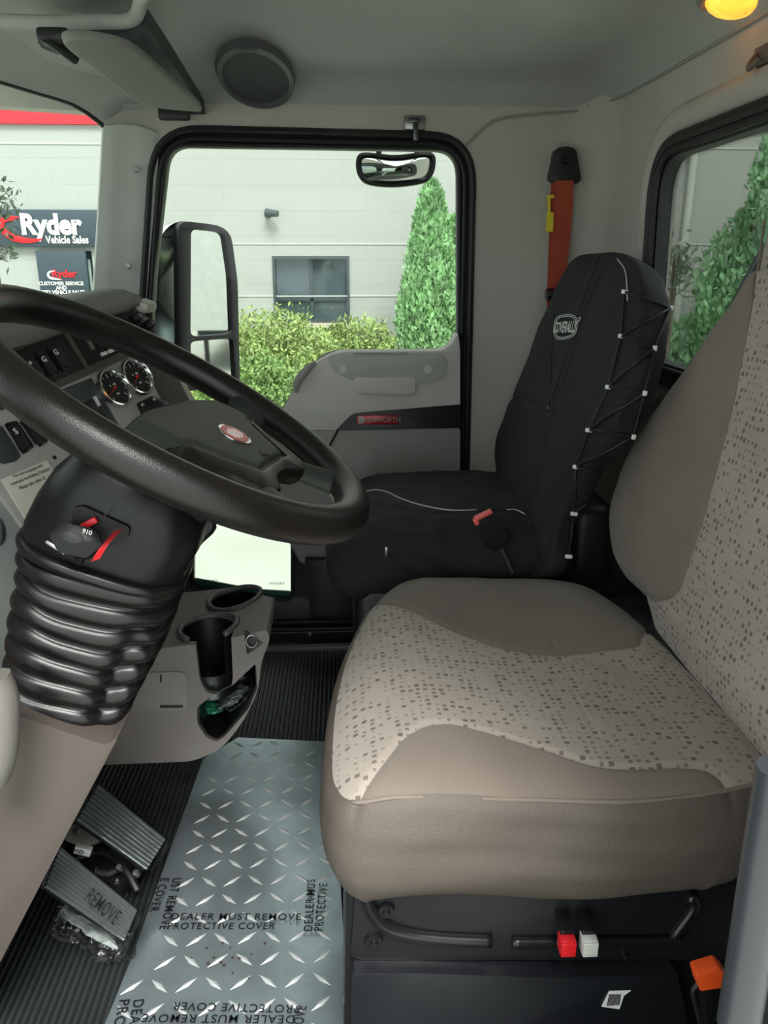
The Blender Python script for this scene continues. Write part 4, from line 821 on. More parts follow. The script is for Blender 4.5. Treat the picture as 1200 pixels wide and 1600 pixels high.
# eyebrow hood and dash top
hd = [at(-60, 520, y=1.10), at(0, 512, y=1.2), at(60, 500, y=1.3), at(130, 478, y=1.42), at(190, 464, y=1.52), at(208, 463, y=1.56), at(214, 470, y=1.57)]
hs = [Vector(p) for p in spline(hd, 40)]
G = []
for i, p in enumerate(hs):
    k = min(1, (39-i)/4+.25); G.append([p+Vector((-.006, 0, -.034*k)), p+Vector((.012, 0, -.016)), p+Vector((.010, 0, .004)), p+Vector((-.004, 0, .012*k)), p+Vector((-.03, .0, .014*k)), p+Vector((-.12, .0, .004)), p+Vector((-.26, .02, -.03)), p+Vector((-.3, .03, -.12))])
mb = MB(); mb.grid(G); mb.v += [tuple(Vector(q)+Vector((0, .004, -.09))) for q in G[-1]]; b = 39*8; nb = len(mb.v)-8; mb.f += [(b+j, b+j+1, nb+j+1, nb+j) for j in range(7)]
mb.build('hood', mat('hood_grey', '#84857f', .6, bump=.2, bscale=600), db, sharp=60)
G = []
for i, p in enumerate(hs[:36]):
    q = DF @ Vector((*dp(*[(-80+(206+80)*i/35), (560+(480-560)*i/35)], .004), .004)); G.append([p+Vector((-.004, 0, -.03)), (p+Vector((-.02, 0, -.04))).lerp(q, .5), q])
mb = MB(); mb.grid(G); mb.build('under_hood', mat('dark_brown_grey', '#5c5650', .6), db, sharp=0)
mb = MB(); mb.box(at(226, 478, y=1.6), (.032, .08, .022), .008, rot=Matrix.Rotation(.35, 4, 'Y')); mb.build('hood_end_cap', TRIM, db)
mb = MB(); mb.box((-.74, 1.80, .90), (.30, .74, .26), .05, 3); mb.box((-.70, 1.3, .78), (.30, 1.2, .40), .03); mb.build('dash_body', TRIM_D, db)
# sticker (its printed code is left out)
sk = root('sticker', at(50, 770, y=1.15), 'white rectangular sticker with small black printing on the dash beside the column', 'sticker')
dslab('sticker_sheet', [(2, 749), (73, 719), (104, 765), (95, 800), (50, 828)], mat('sticker_white', '#e9e3d6', .6), sk, .0015, .0012, .0005, 0)
def dtxt(body, p0, p1, hpx, m, par):
    a = Vector(dp(*p0, .0018)); b = Vector(dp(*p1, .0018)); d = b-a; o = txt(body, 1., Matrix(), m, par, align='LEFT', ext=0, bold=.01)
    xs = [v.co.x for v in o.data.vertices]; w = max(xs)-min(xs); an_ = math.atan2(d.y, d.x); o.data.transform(DF @ Matrix.Translation((a.x, a.y, .0019)) @ Matrix.Rotation(an_, 4, 'Z') @ Matrix.Diagonal((d.length/w, hpx, 1, 1)) @ Matrix.Translation((-min(xs), 0, 0)))
dtxt('This truck is equipped with', (20, 745), (66, 727), .007, INK, sk); dtxt('Automated Anti-Rollaway Protection', (17, 757), (78, 732), .0075, INK, sk); dtxt('Please take video of:', (31, 763), (71, 746), .008, INK, sk)
dslab('red_band', [(46, 814), (63, 806), (65, 811), (49, 819)], mat('pale_red', '#d96a70', .6), sk, .0018, .0008, .0002, 0)
# ================================================================== CUP HOLDER CONSOLE
cc = root('cup_holder_console', (-.35, 1.5, .08), 'grey plastic console with two round cup holders and an open storage pocket', 'console')
CY = 1.34; C_ = lambda L: X_(L, CY)
body = rpoly(C_([(60, 1199), (300, 1190), (345, 1172), (380, 1128), (404, 1080), (408, 1035), (424, 985), (420, 962), (412, 945), (372, 985), (362, 1000), (300, 1012), (228, 1018), (60, 1030)]), [.01, .02, .03, .03, .03, .03, .02, .012, .012, .02, .03, .02, .02, .01])
zt = lambda py: xz(300, py, CY)[1]
bx = rpoly(C_([(60, 1199), (300, 1190), (345, 1172), (380, 1128), (404, 1080), (408, 1035), (422, 1000), (418, 984), (330, 1004), (240, 1014), (60, 1020)]), [.01, .02, .03, .03, .03, .02, .02, .015, .03, .03, .01])
mb = MB(); mb.slab(bx, [], XZ(CY), .265); cb = mb.build('console_body', mat('console_grey', '#7f7771', .55, bump=.2, bscale=600), cc, bevel=.012, sharp=35)
topz = .438
for v in cb.data.vertices:
    if v.co.y > CY+.1 and v.co.x > -.27: v.co.y -= min(1, (v.co.x+.27)/.10)**1.5*.11
cups = [at(320, 1000, z=topz), at(364, 952, z=topz)]
c1 = Vector((cups[0].x, 1.405, 0)); c2 = Vector((cups[1].x, 1.53, 0)); 
for c, r in ((c1, .054), (c2, .053)):
    mb = MB(); mb.cyl((c.x, c.y, .29), (c.x, c.y, .62), r, 40, r*1.04); ct = mb.build('cutter', BLACK); boolean(cb, ct)
mb = MB(); nk = rpoly([(c1.x+.000, .33), (c1.x+.044, .33), (c1.x+.052, .36), (c1.x+.058, .6), (c1.x-.02, .6), (c1.x-.012, .36)], .012); mb.slab(nk, [], XZ(CY-.05), .1); ct = mb.build('cutter', BLACK); boolean(cb, ct)
pk = rpoly(C_([(308, 1105), (330, 1088), (362, 1072), (400, 1036), (402, 1075), (388, 1108), (352, 1150), (338, 1160), (322, 1152), (308, 1130)]), .008)
mb = MB(); mb.slab(pk, [], XZ(CY-.05), .30); ct = mb.build('cutter', BLACK); boolean(cb, ct)
liner = mat('cup_liner_black', '#17181b', .35)
for c, r in ((c1, .054), (c2, .053)):
    n = 40; mb = MB(); zz = 0
    def rimz(a, c=c): return 0
    G = [[(c.x+r*k*math.cos(a), c.y+r*k*math.sin(a), z) for a in np.linspace(0, 2*math.pi, n, endpoint=False)] for k, z in ((.02, .305), (.9, .305), (.985, .32), (.99, .36))]
    if c is c2: G.append([(c.x+r*.99*math.cos(a), c.y+r*.99*math.sin(a), .442) for a in np.linspace(0, 2*math.pi, n, endpoint=False)])
    mb.grid(G, closed_v=True); mb.build('cup_liner', liner, cc)
    if c is c1:
        arc = np.linspace(-.9*math.pi/2+.55, 1.32*math.pi, 36); G = [[(c.x+r*k*math.cos(a), c.y+r*k*math.sin(a), z) for a in arc] for k, z in ((.99, .35), (.99, topz))]; mb = MB(); mb.grid(G); mb.build('cup_liner', liner, cc)
    else: arc = np.linspace(0, 2*math.pi, 48)
    def tz(x): return np.interp(x, [at(60, 1, y=1).x*0-.62, at(240, 1012, y=CY).x, at(330, 990, y=CY).x, at(419, 968, y=CY).x], [xz(60, 1020, CY)[1], xz(240, 1012, CY)[1], xz(330, 1004, CY)[1], xz(418, 984, CY)[1]])
    mb = MB(); mb.tube([(c.x+r*1.05*math.cos(a), c.y+r*1.05*math.sin(a), tz(c.x+r*math.cos(a))+.002) for a in arc], .006, 10, closed=(c is c2)); mb.build('cup_rim', mat('console_rim_grey', '#5b5a58', .45), cc, sharp=0)
mb = MB(); mb.box((-.76, 1.46, .30), (.36, .16, .16), .01); mb.build('mounting_bracket', BLACK, cc)
pd = panel('ashtray_door', [(150, 1052), (286, 1050), (293, 1058), (292, 1104), (284, 1111), (150, 1112)], mat('console_door_grey', '#837b74', .5, bump=.2, bscale=600), CY-.002, .01, .006, cc, bev=.002)
panel('finger_pull', [(250, 1102), (286, 1102), (286, 1106), (250, 1106)], BLACK, CY-.003, .004, .0005, pd, bev=0); panel('door_notch', [(250, 1054), (253, 1054), (253, 1066), (250, 1066)], BLACK, CY-.003, .004, .0005, pd, bev=0)
lp = panel('socket_plate', [(381, 985), (411, 1004), (404, 1012), (386, 1023)], BLACK, CY-.001, .006, .003, cc, bev=.001)
a = at(393, 1001, y=CY-.002); mb = MB(); mb.tube([a+Vector((.010*math.cos(k), -.002, .013*math.sin(k))) for k in np.linspace(0, 6.283, 24, endpoint=False)], .0016, 8, closed=True); mb.build('socket_ring', STEEL, lp)
# pocket inner lining
mb = MB(); mb.slab(inset(pk, -.0005), [inset(pk, -.003)], XZ(CY+.008), .25); mb.slab(inset(pk, -.001), [], XZ(CY+.245), .004); mb.build('pocket_liner', liner, cc)
# crumpled plastic bag in the pocket
bg_ = root('plastic_bag', at(355, 1110, y=1.40), 'crumpled clear plastic bag with green print stuffed in the console pocket', 'bag')
def crumple(c, sx, sy, sz, m, parent, name, seed, n=26, amp=.45, rot=None):
    bm = bmesh.new(); bmesh.ops.create_icosphere(bm, subdivisions=4, radius=1)
    for v in bm.verts:
        p = v.co.copy(); k = 1+amp*noise.noise(p*1.8+Vector((seed, 0, 0)))+amp*.6*abs(noise.noise(p*4.3+Vector((0, seed, 0)))); v.co = Vector((p.x*sx*k, p.y*sy*k, p.z*sz*k))
    mb = MB(); mb.bm(bm, Matrix.Translation(c) @ (rot or Matrix())); return mb.build(name, m, parent, sharp=25)
cling_and_glint = mat('cling_bag_and_glint', '#8e9693', .12, bump=1., bscale=60, var=.3, vscale=60, coat=.6)
crumple(at(366, 1083, y=1.415), .05, .04, .018, WRAP, bg_, 'bag_sheet', 3, rot=Matrix.Rotation(-.5, 4, 'Y')); crumple(at(360, 1088, y=1.43), .034, .03, .011, cling_and_glint, bg_, 'bag_fold', 9, rot=Matrix.Rotation(-.5, 4, 'Y'))
crumple(at(330, 1103, y=1.42), .03, .02, .010, mat('green_print_film', '#2c7f5c', .25, bump=.8, bscale=60), bg_, 'green_print', 5)
# ================================================================== PEDALS
def pedal(name, C4, zs, nr, label, wraplab):
    A_, B_, C3, D_ = [at(px, py, z=z) for (px, py), z in zip(C4, zs)]
    r_ = root(name, (A_+B_+C3+D_)/4*1.0, label, 'pedal'); n_ = (B_-A_).cross(D_-A_).normalized(); n_ = n_ if n_.z > 0 else -n_
    mb = MB(); vs = [A_, B_, C3, D_]; mb.add([v-n_*.002 for v in vs]+[v-n_*.016 for v in vs], [(0, 1, 2, 3), (7, 6, 5, 4), (0, 1, 5, 4), (1, 2, 6, 5), (2, 3, 7, 6), (3, 0, 4, 7)]); mb.build('pad', RUBBER, r_, bevel=.003)
    for k in range(nr):
        t = (k+.5)/nr; a = A_.lerp(D_, t); b = B_.lerp(C3, t); mb = MB(); mb.tube([a.lerp(b, s)+n_*.002 for s in (0.02, .3, .6, .98)], .0040, 8); mb.build('grip_rib', mat('rib_rubber_film_glint', '#5e6462', .16, metal=.35, coat=1.), r_)  # highlights of the film put into the lighter rib colour
    c = (A_+D_)/2; mb = MB(); mb.tube([(A_+B_+C3+D_)/4-n_*.012, c-n_*.03, c-n_*.02+Vector((-.12, .02, .10))], .011, 8); mb.build('pedal_arm', BLACK, r_)
    G = []
    for i in range(22):
        row = []
        for j in range(30):
            u = -.12+1.24*i/21; v = -.10+1.22*j/29; p = A_.lerp(B_, v).lerp(D_.lerp(C3, v), u) if False else (A_+(B_-A_)*v+(D_-A_)*u+(C3-B_-D_+A_)*u*v); e = max(0, abs(u-.5)-.5, abs(v-.5)-.5)
            row.append(p+n_*(.010+.004*nz(p.x*45, p.y*45, p.z*45)+.002*nz(p.x*120, p.y*90, 5)-e*.22))
        G.append(row)
    mb = MB(); mb.grid(G); mb.build('clear_wrap', WRAP2, r_, sharp=0, label=wraplab); return r_
pedal('accelerator_pedal', [(150, 1224), (259, 1312), (229, 1360), (116, 1280)], (.25, .11, .085, .225), 9, 'upper ribbed rubber pedal in clear wrap, nearer the tread plate', 'crinkled clear plastic wrap')
bk = pedal('brake_pedal', [(90, 1322), (214, 1424), (194, 1470), (66, 1384)], (.27, .13, .10, .24), 9, 'lower ribbed rubber pedal in clear wrap at the edge of the grey knee panel', 'crinkled clear plastic wrap')
ta = at(138, 1401, z=.212); tb_ = at(184, 1440, z=.155); tq = txt('REMOVE', 1., Matrix(), INK, bk, align='LEFT', ext=0, bold=.005, space=1.1); xs = [v.co.x for v in tq.data.vertices]
tq.data.transform(Matrix.Translation((0, 0, .004)) @ frame(ta, tb_-ta, at(146, 1392, z=.215)-ta) @ Matrix.Diagonal(((tb_-ta).length/(max(xs)-min(xs)), .03, 1, 1)) @ Matrix.Translation((-min(xs), 0, 0)))
crumple(at(148, 1452, z=.085), .075, .035, .028, WRAP, bk, 'loose_wrap', 2, rot=Matrix.Rotation(-.5, 4, 'Z')); 
crumple(at(138, 1448, z=.095), .05, .009, .005, cling_and_glint, bk, 'wrap_glint_fold', 7, amp=.7, rot=Matrix.Rotation(-.6, 4, 'Z'))  # opaque pale fold holding the wrap's white highlight in its colour
crumple(at(176, 1484, z=.03), .018, .018, .02, WRAP, bk, 'loose_wrap', 4)
pb = root('pedal_bracket', at(150, 1330, z=.03), 'grey metal pedal bracket with bolts and a coil spring between the two pedals', 'bracket')
mb = MB(); L = [at(112, 1288, z=.12), at(128, 1286, z=.12), at(156, 1314, z=.10), at(132, 1326, z=.09), at(100, 1312, z=.11)]
mb.add([tuple(v) for v in L]+[tuple(v+Vector((.0, .01, -.012))) for v in L], [(0, 1, 2, 3, 4), (9, 8, 7, 6, 5)]+[(i, (i+1) % 5, 5+(i+1) % 5, 5+i) for i in range(5)]); mb.build('bracket_plate', mat('cast_grey', '#8b8780', .5, metal=.5), pb, bevel=.002)
for px, py, z in ((120, 1298, .125), (187, 1356, .08), (213, 1365, .07)): a = at(px, py, z=z); mb = MB(); mb.cyl(a, a+Vector((.0, -.004, .006)), .008, 12, .005); mb.build('bolt', STEEL, pb)
mb = MB(); a = at(112, 1325, z=.12); mb.box(a+Vector((.02, 0, -.005)), (.03, .012, .016), .002, rot=Matrix.Rotation(.35, 4, 'Y')); mb.build('white_label', WHITE, pb)
txt('MO', .012, Matrix.Translation(a+Vector((.014, -.0075, -.003))) @ Matrix.Rotation(.35, 4, 'Y') @ Matrix.Rotation(math.pi/2, 4, 'X'), INK, pb)
mb = MB(); P = []
a = at(150, 1360, z=.07); b = at(184, 1358, z=.075); d = b-a; 
for k in range(150): t = k/149; q = t*16*2*math.pi; P.append(a+d*t+Vector((0, .006*math.cos(q), .006*math.sin(q)))+Vector((0, 0, -.008*math.sin(math.pi*t))))
mb.tube(P, .0012, 5); mb.build('coil_spring', STEEL, pb)
mb = MB(); a = at(165, 1345, z=.03); mb.box(a, (.16, .10, .05), .012, 3, rot=Matrix.Rotation(-.5, 4, 'Z')); mb.tube(spline([at(120, 1340, z=.08), at(160, 1330, z=.09), at(190, 1350, z=.08), at(215, 1392, z=.05)], 14), .008, 8); mb.build('bracket_housing', BLACKG, pb)
# ================================================================== DRIVER SEAT
ds = root('driver_seat', (.25, 1.07, 0), 'taupe patterned driver seat with dark side bolsters on a black base', 'seat')
SZ = .55
def pl(L, z=SZ): return [tuple(at(a, b, z=z)[:2]) for a, b in L]
out = [(-.025, .86), (-.018, .80), (.005, .765), (.06, .752), (.19, .748), (.33, .745), (.43, .752), (.50, .775), (.545, .84), (.555, 1.0), (.55, 1.12), (.52, 1.25), (.475, 1.36), (.41, 1.405), (.30, 1.42), (.19, 1.415), (.11, 1.385), (.05, 1.31), (.015, 1.22), (-.008, 1.12), (-.022, 1.0)]
nb_ = pl([(545, 1240), (572, 1212), (600, 1185), (628, 1155), (660, 1136), (690, 1130), (720, 1130), (800, 1146), (860, 1163), (920, 1180), (1000, 1188), (1090, 1188), (1125, 1198), (1146, 1218)])+[(.47, .70), (-.02, .70)]
fb_ = pl([(585, 925), (600, 935), (645, 952), (690, 970), (735, 984), (780, 995), (850, 1005), (930, 1003), (995, 996), (1004, 982)])+[(.53, 1.2), (.53, 1.5), (.0, 1.5)]
nb_ = [tuple(p) for p in spline(nb_[:14], 70)]+nb_[14:]; fb_ = [tuple(p) for p in spline(fb_[:10], 60)]+fb_[10:]
def ctop(x, y, s):
    e = abs((y-1.075)/.33); z = SZ-.012+.020*min(1, e)**2.5; z -= .018*max(0, (.10-x)/.13)**2 ; z += .010*math.exp(-((x-.10)/.09)**2)
    z -= .024*s**9; z += .0022*nz(x*14, y*14, 2); z -= .006*math.exp(-((x-.30)/.12)**2)
    z -= (.0010*math.exp(-((x-(.335+.05*(y-1.07)))/.004)**2)+.0008*math.exp(-((x-.085)/.004)**2))*(.85 < y < 1.15)
    return z
parts, _ = pillow(Matrix(), out, ctop, [(.006, -.004), (.012, -.016), (.016, -.04), (.018, -.07), (.012, -.11), (-.006, -.15), (-.04, -.178), (-.10, -.19)], (.24, 1.07), 420, 110, [('near_bolster', nb_), ('far_bolster', fb_)], .004, .005,
   side_k=lambda x, y: 1.0, disp=lambda x, y, z: (x, y+((.005*nz(x*7, z*18, 4)+.0022*math.sin(z*150+x*9+3*nz(x*4, 1, 2))*max(0, nz(x*5, z*7, 8)+.3)) if z < SZ-.035 and y < .85 else 0), z))
parts['top'].build('cushion_insert', CUSH, ds, sharp=0, label='light patterned cushion centre'); parts['near_bolster'].build('near_bolster', TAUPE, ds, sharp=0); parts['far_bolster'].build('far_bolster', TAUPE, ds, sharp=0); parts['side'].build('cushion_skirt', TAUPE_S, ds, sharp=0, label='smooth taupe cushion side')
# seam welt between bolster and skirt
mb = MB(); P = spline([(a, b, ctop(a, b, 1)-.002) for a, b in out], 200, True); P = [p+0 for p in P if p[1] < .80 or p[0] < .02]
mb.tube([Vector(p)+Vector((0, -.001, .0005)) for p in P if p[1] < .775 and p[0] < .5], .0026, 6); mb.build('welt', TAUPE, ds, sharp=0)
# backrest
BO = Vector((.532, 1.07, .53)); LA = math.radians(13); BA = Vector((math.sin(LA), 0, math.cos(LA))); BN = Vector((-math.cos(LA), 0, math.sin(LA)))
BF = frame(BO, (0, 1, 0), BA)   # local x = across, y = up the back, z = front?
if BF.to_3x3().col[2].dot(BN) < 0: BF = Matrix((Vector((0, 1, 0)), BA, BN)).transposed().to_4x4(); BF.translation = BO
bfi = BF.inverted()
def bq(px, py, off=0): v = bfi @ on(px, py, BO+BN*off, BN); return (v.x, v.y)
sil = [bq(*p, .02) for p in [(1000, 935), (975, 895), (966, 850), (968, 800), (985, 742), (1006, 695), (1032, 650), (1056, 610), (1082, 570), (1110, 525), (1140, 480), (1165, 435), (1182, 400)]]
right = [(.19, .76), (.12, .84), (0, .86), (-.12, .84), (-.2, .74), (-.22, .60), (-.30, .40), (-.34, .2), (-.32, .0), (-.28, -.06), (0, -.08), (.10, -.05)]
fbol = [bq(*p, .03) for p in [(985, 925), (1020, 936), (1045, 931), (1060, 915), (1068, 890), (1080, 855), (1100, 795), (1125, 700), (1150, 600), (1170, 500), (1176, 460), (1181, 420), (1198, 300)]]+[(.6, .8), (.6, -.1), (.2, -.12)]
def btop(x, y, s):
    z = .03+.022*max(0, (x-.05)/.25)**1.5*(y < .6)-.02*s**7; z += .002*nz(x*9, y*9, 7); z -= .02*max(0, .06-y)/.06
    z -= .0025*math.exp(-((y-(.14+.12*x))/.004)**2)
    return z
fbol = [tuple(p) for p in spline(fbol[:13], 70)]+fbol[13:]
parts, bf = pillow(BF, sil+right, btop, [(.006, -.006), (.010, -.02), (.010, -.05), (0, -.09), (-.03, -.11)], (0, .36), 440, 120, [('back_bolster', fbol)], .004, .005)
parts['top'].build('backrest_insert', CUSH, ds, sharp=0, label='light patterned backrest centre'); parts['back_bolster'].build('backrest_bolster', TAUPE, ds, sharp=0); parts['side'].build('backrest_side', mat('backrest_blue_grey', '#6d7076', .8, bump=.3, bscale=900), ds, sharp=0)
mb = MB(); mb.tube([BF @ Vector((p[0], p[1], btop(p[0], p[1], .5)-.0035)) for p in fbol[6:66] if inside(np.array([p]), sil+right)[0]], .0022, 6); mb.build('welt', TAUPE, ds, sharp=0)
# rear shell seen past the shoulder
mb = MB(); L = [at(1193, 380, y=1.34), at(1160, 440, y=1.36), at(1130, 500, y=1.40), at(1100, 565, y=1.42), at(1085, 600, y=1.42)]
G = [[v+Vector((-.004, -.02, 0)), v+Vector((.0, .004, .0)), v+Vector((.05, .0, -.03)), v+Vector((.06, -.2, -.03))] for v in L]; mb.grid(G); mb.build('backrest_shell', mat('backrest_blue_grey', '#6d7076', .8, bump=.3, bscale=900), ds, sharp=0)
# recliner pivot at the crease
a = at(1015, 964, y=1.27); mb = MB(); mb.cyl(a+Vector((-.01, 0, -.008)), a+Vector((.012, 0, .006)), .012, 14); mb.build('recline_pivot', STEEL, ds)
mb = MB(); mb.slab(rpoly(X_([(925, 930), (1000, 900), (1030, 965), (1000, 975), (960, 935)], 1.43), .01), [], XZ(1.43), .02); mb.build('pivot_cover', BLACK, ds)
mb = MB(); mb.box((.58, 1.1, .42), (.16, .5, .22), .03, 3); mb.build('lower_back_frame', BLACK, ds)
# pan under the cushion and the base
SYy = .79
mb = MB(); mb.slab(rpoly(X_([(556, 1375), (1090, 1375), (1178, 1235), (1215, 1235), (1215, 1500), (560, 1500), (548, 1495)], SYy), [.01, .02, .03, .01, .01, .01, .01]), [], XZ(SYy), .5); mb.build('seat_pan', mat('seat_pan_black', '#16171a', .38, bump=.08), ds, bevel=.004)
rl = [at(x, y, y=SYy-.004) for x, y in ((572, 1390), (578, 1418), (600, 1446), (640, 1460), (700, 1467), (768, 1470))]
mb = MB(); mb.tube(spline(rl, 30), .0085, 10); mb.build('rail', BLACKG, ds, sharp=0); rl = [at(x, y, y=SYy-.004) for x, y in ((800, 1472), (1040, 1470), (1052, 1462), (1080, 1425), (1086, 1408), (1076, 1400))]
mb = MB(); mb.tube(spline(rl, 40), .0075, 10); mb.build('rail', BLACKG, ds, sharp=0)
mb = MB(); mb.tube(spline([at(x, y, y=SYy-.006) for x, y in ((1096, 1382), (1130, 1362), (1160, 1335), (1186, 1290))], 16), .0022, 8); mb.build('cable', mat('grey_cable', '#8a8d90', .4), ds)
for px, py, r in ((603, 1422, .012), (584, 1470, .013), (978, 1495, .004), (1152, 1388, .006)): a = at(px, py, y=SYy-.003); mb = MB(); mb.cyl(a+Vector((0, .004, 0)), a+Vector((0, -.004, 0)), r, 20, r*.85); mb.cyl(a, a+Vector((0, -.009, 0)), r*.5, 12, r*.4); mb.build('bolt', BLACKG, ds)
for nm, px, m_ in (('red_lever', 885, RED), ('pale_grey_lever', 919, mat('pale_grey_plastic', '#c9cbc4', .4))):
    a = at(px, 1473, y=SYy-.035); mb = MB(); mb.box(a, (.020, .020, .026), .003); 
    mb.box(a+Vector((0, -.010, .0)), (.019, .004, .022), .001)
    for k in range(4): mb.box(a+Vector((0, -.012, .008-.004*k)), (.017, .002, .0014))
    lv = mb.build('lever', m_, ds, bevel=0, label=nm.replace('_', ' ')); mb = MB(); mb.box(a+Vector((0, .025, .014)), (.017, .05, .012), .001); mb.build('lever_arm', BLACKG, lv)
# lower suspension cover
mb = MB(); L = [(550, 1522), (650, 1521), (860, 1528), (1000, 1524), (1058, 1520), (1075, 1600), (1080, 1700), (548, 1700)]
mb.slab(rpoly(X_(L, .77), .004), [], XZ(.77), .5); bsx = mb.build('base_cover', mat('base_cover_black', '#17191d', .36, bump=.05), ds, bevel=.006)
mb = MB(); mb.slab(rpoly(X_([(556, 1496), (1060, 1496), (1060, 1700), (556, 1700)], .83), .01), [], XZ(.83), .42); mb.build('suspension_body', BLACKG, ds)
mb = MB(); mb.slab(rpoly(X_([(541, 1370), (560, 1370), (560, 1700), (536, 1700)], .80), .002), [], XZ(.80), .56); mb.build('base_front', BLACKG, ds, bevel=.001)
mb = MB(); mb.slab(rpoly(X_([(1040, 1500), (1180, 1490), (1200, 1700), (1085, 1700)], .80), .004), [], XZ(.80), .3); mb.build('base_side', mat('seat_pan_black', '#16171a', .38), ds)
mb = MB(); mb.slab(X_([(940, 1573), (952, 1549), (986, 1548), (975, 1556), (968, 1577)], .768), [], XZ(.768), .001); tg = mb.build('barcode_label', WHITE, ds, label='small white printed label')
mb = MB(); 
for k in range(9): mb.slab(X_([(948+2.3*k, 1572-.2*k), (949.4+2.3*k, 1572-.2*k), (953.4+2.1*k, 1554), (952+2.1*k, 1554)], .7672), [], XZ(.7672), .0003)
mb.build('bars', INK, tg)['kind'] = 'stuff'
# orange tipped release on a bent wire
ol = root('orange_buckle', at(1115, 1532, y=.66), 'bright orange plastic grip on a bent wire beside the driver seat base', 'grip')
a = at(1114, 1531, y=.66); mb = MB(); mb.slab(rpoly(X_([(1089, 1526), (1126, 1515), (1138, 1526), (1138, 1542), (1094, 1549)], .655), .003), [], XZ(.655), .02); mb.build('orange_grip', ORANGE, ol, bevel=.003)
mb = MB(); mb.tube(spline([at(1091, 1535, y=.665), at(1084, 1540, y=.665), at(1083, 1556, y=.67), at(1092, 1590, y=.70), at(1100, 1625, y=.74)], 16), .0025, 8); mb.build('wire', STEEL, ol)
mb = MB(); mb.tube([at(1096, 1540, y=.67), at(1110, 1640, y=.72)], .008, 8); mb.build('stalk', BLACKG, ol)
mb = MB(); mb.slab([tuple(at(x, y, z=.012)[:2]) for x, y in ((596, 1598), (975, 1596), (990, 1640), (596, 1640))], [], Matrix.Translation((0, 0, .014)), .004)
# ================================================================== PASSENGER SEAT WITH ITS BLACK COVER
ps = root('passenger_seat', (.3, 1.72, 0), 'passenger seat under a black canvas cover laced up its side', 'seat')
PZ = .645
po = [(-.035, 1.56), (-.02, 1.50), (.03, 1.468), (.15, 1.46), (.28, 1.46), (.40, 1.465), (.47, 1.50), (.47, 1.7), (.47, 1.92), (.40, 1.97), (.25, 1.985), (.10, 1.975), (.03, 1.94), (.0, 1.86), (-.025, 1.72)]
def ptop(x, y, s):
    z = PZ-.012-.028*s**6+.004*nz(x*8, y*8, 5)+.012*max(0, (x-.1)*.2); z -= .03*max(0, (.1-x)/.13)**2; z -= .010*max(0, (y-1.6)/.4)
    z += .003*math.sin((x*22+y*14))*math.exp(-((y-1.55)/.1)**2)
    return z
front_seam = [(a, b) for a, b in [(-.1, 1.62), (.02, 1.635), (.06, 1.625), (.12, 1.58), (.17, 1.545), (.22, 1.54), (.30, 1.55), (.36, 1.56), (.6, 1.56), (.6, 1.3), (-.1, 1.3)]]
parts, pf = pillow(Matrix(), po, ptop, [(.008, -.006), (.014, -.03), (.014, -.06), (.004, -.09), (-.02, -.12), (-.06, -.135)], (.22, 1.72), 260, 60, [('front_panel', front_seam)], .004, .005,
   disp=lambda x, y, z: (x, y+(.030*nz(x*7+z*9, z*5, 1)+.012*nz(x*22+z*20, z*12, 4))*(1 if z < PZ-.03 else 0), z+.004*nz(x*25, y*25, 9)))
pc1 = parts['top'].build('cushion_cover', COVER, ps, sharp=0); pc2 = parts['front_panel'].build('cushion_edge', COVER, ps, sharp=0); pc3 = parts['side'].build('cushion_side', COVER, ps, sharp=0)
def pipe(P, r, name='piping', m=None): mb = MB(); mb.tube(P, r, 6); return mb.build(name, m or mat('grey_piping', '#b9b9b4', .5), ps, sharp=0)
sp_ = spline(front_seam[:9], 60); P = [Vector((a, b, ptop(a, b, .85)+.0015+.004*nz(a*25, b*25, 9))) for a, b in sp_ if -.0 < a < .40]
hitc = surf(pc1, pc2, pc3)
pipe([hitc(*p, .001) for p in spline([(568, 769), (588, 766), (606, 770), (625, 779), (655, 789), (690, 796), (720, 798), (745, 797)], 50)], .0017)
pipe([hitc(*p, .001) for p in spline([(792, 797), (806, 797), (820, 804)], 14)], .0015)
# backrest of the passenger seat
PO = Vector((.395, 1.77, .59)); PL = math.radians(16); PA = Vector((math.sin(PL), 0, math.cos(PL))); PN = Vector((-math.cos(PL), 0, math.sin(PL)))
PF = Matrix((Vector((0, 1, 0)), PA, PN)).transposed().to_4x4(); PF.translation = PO; pfi = PF.inverted()
def pq(px, py, off=0): v = pfi @ on(px, py, PO+PN*off, PN); return (v.x, v.y)
far = [pq(*p, .02) for p in [(768, 760), (764, 705), (773, 665), (790, 618), (812, 560), (835, 515), (857, 470), (872, 435), (886, 412), (905, 402), (940, 398)]]
nearl = [pq(*p, .02) for p in [(968, 412), (978, 440), (980, 470), (972, 560), (956, 612), (925, 680), (893, 720), (868, 770), (850, 820), (838, 880)]]
bo = [tuple(p) for p in far]+[tuple(p) for p in nearl]+[(-.2, -.10), (.1, -.10)]
def pbt(x, y, s):
    z = .02-.018*s**6+.006*nz(x*6, y*6, 3)+.003*nz(x*18+y*5, y*16, 8)
    z += .016*math.exp(-((x-.1)/.09)**2)*(y > .2)*min(1, (y-.2)/.15)
    z -= .004*math.exp(-((y-(.235-.10*abs(x)))/.006)**2)*(x > -.05)
    return z
crs = [pq(*p, .02) for p in [(940, 400), (925, 450), (905, 520), (882, 590), (862, 640), (850, 700), (836, 760), (826, 850)]]
cen = [tuple(p) for p in crs]+[(-.9, -.2), (-.9, .8)]
def pdisp(x, y, z):
    if z < -.01: d = .008*nz(y*14, z*18, 5); return (x+d, y, z)
    return (x, y, z)
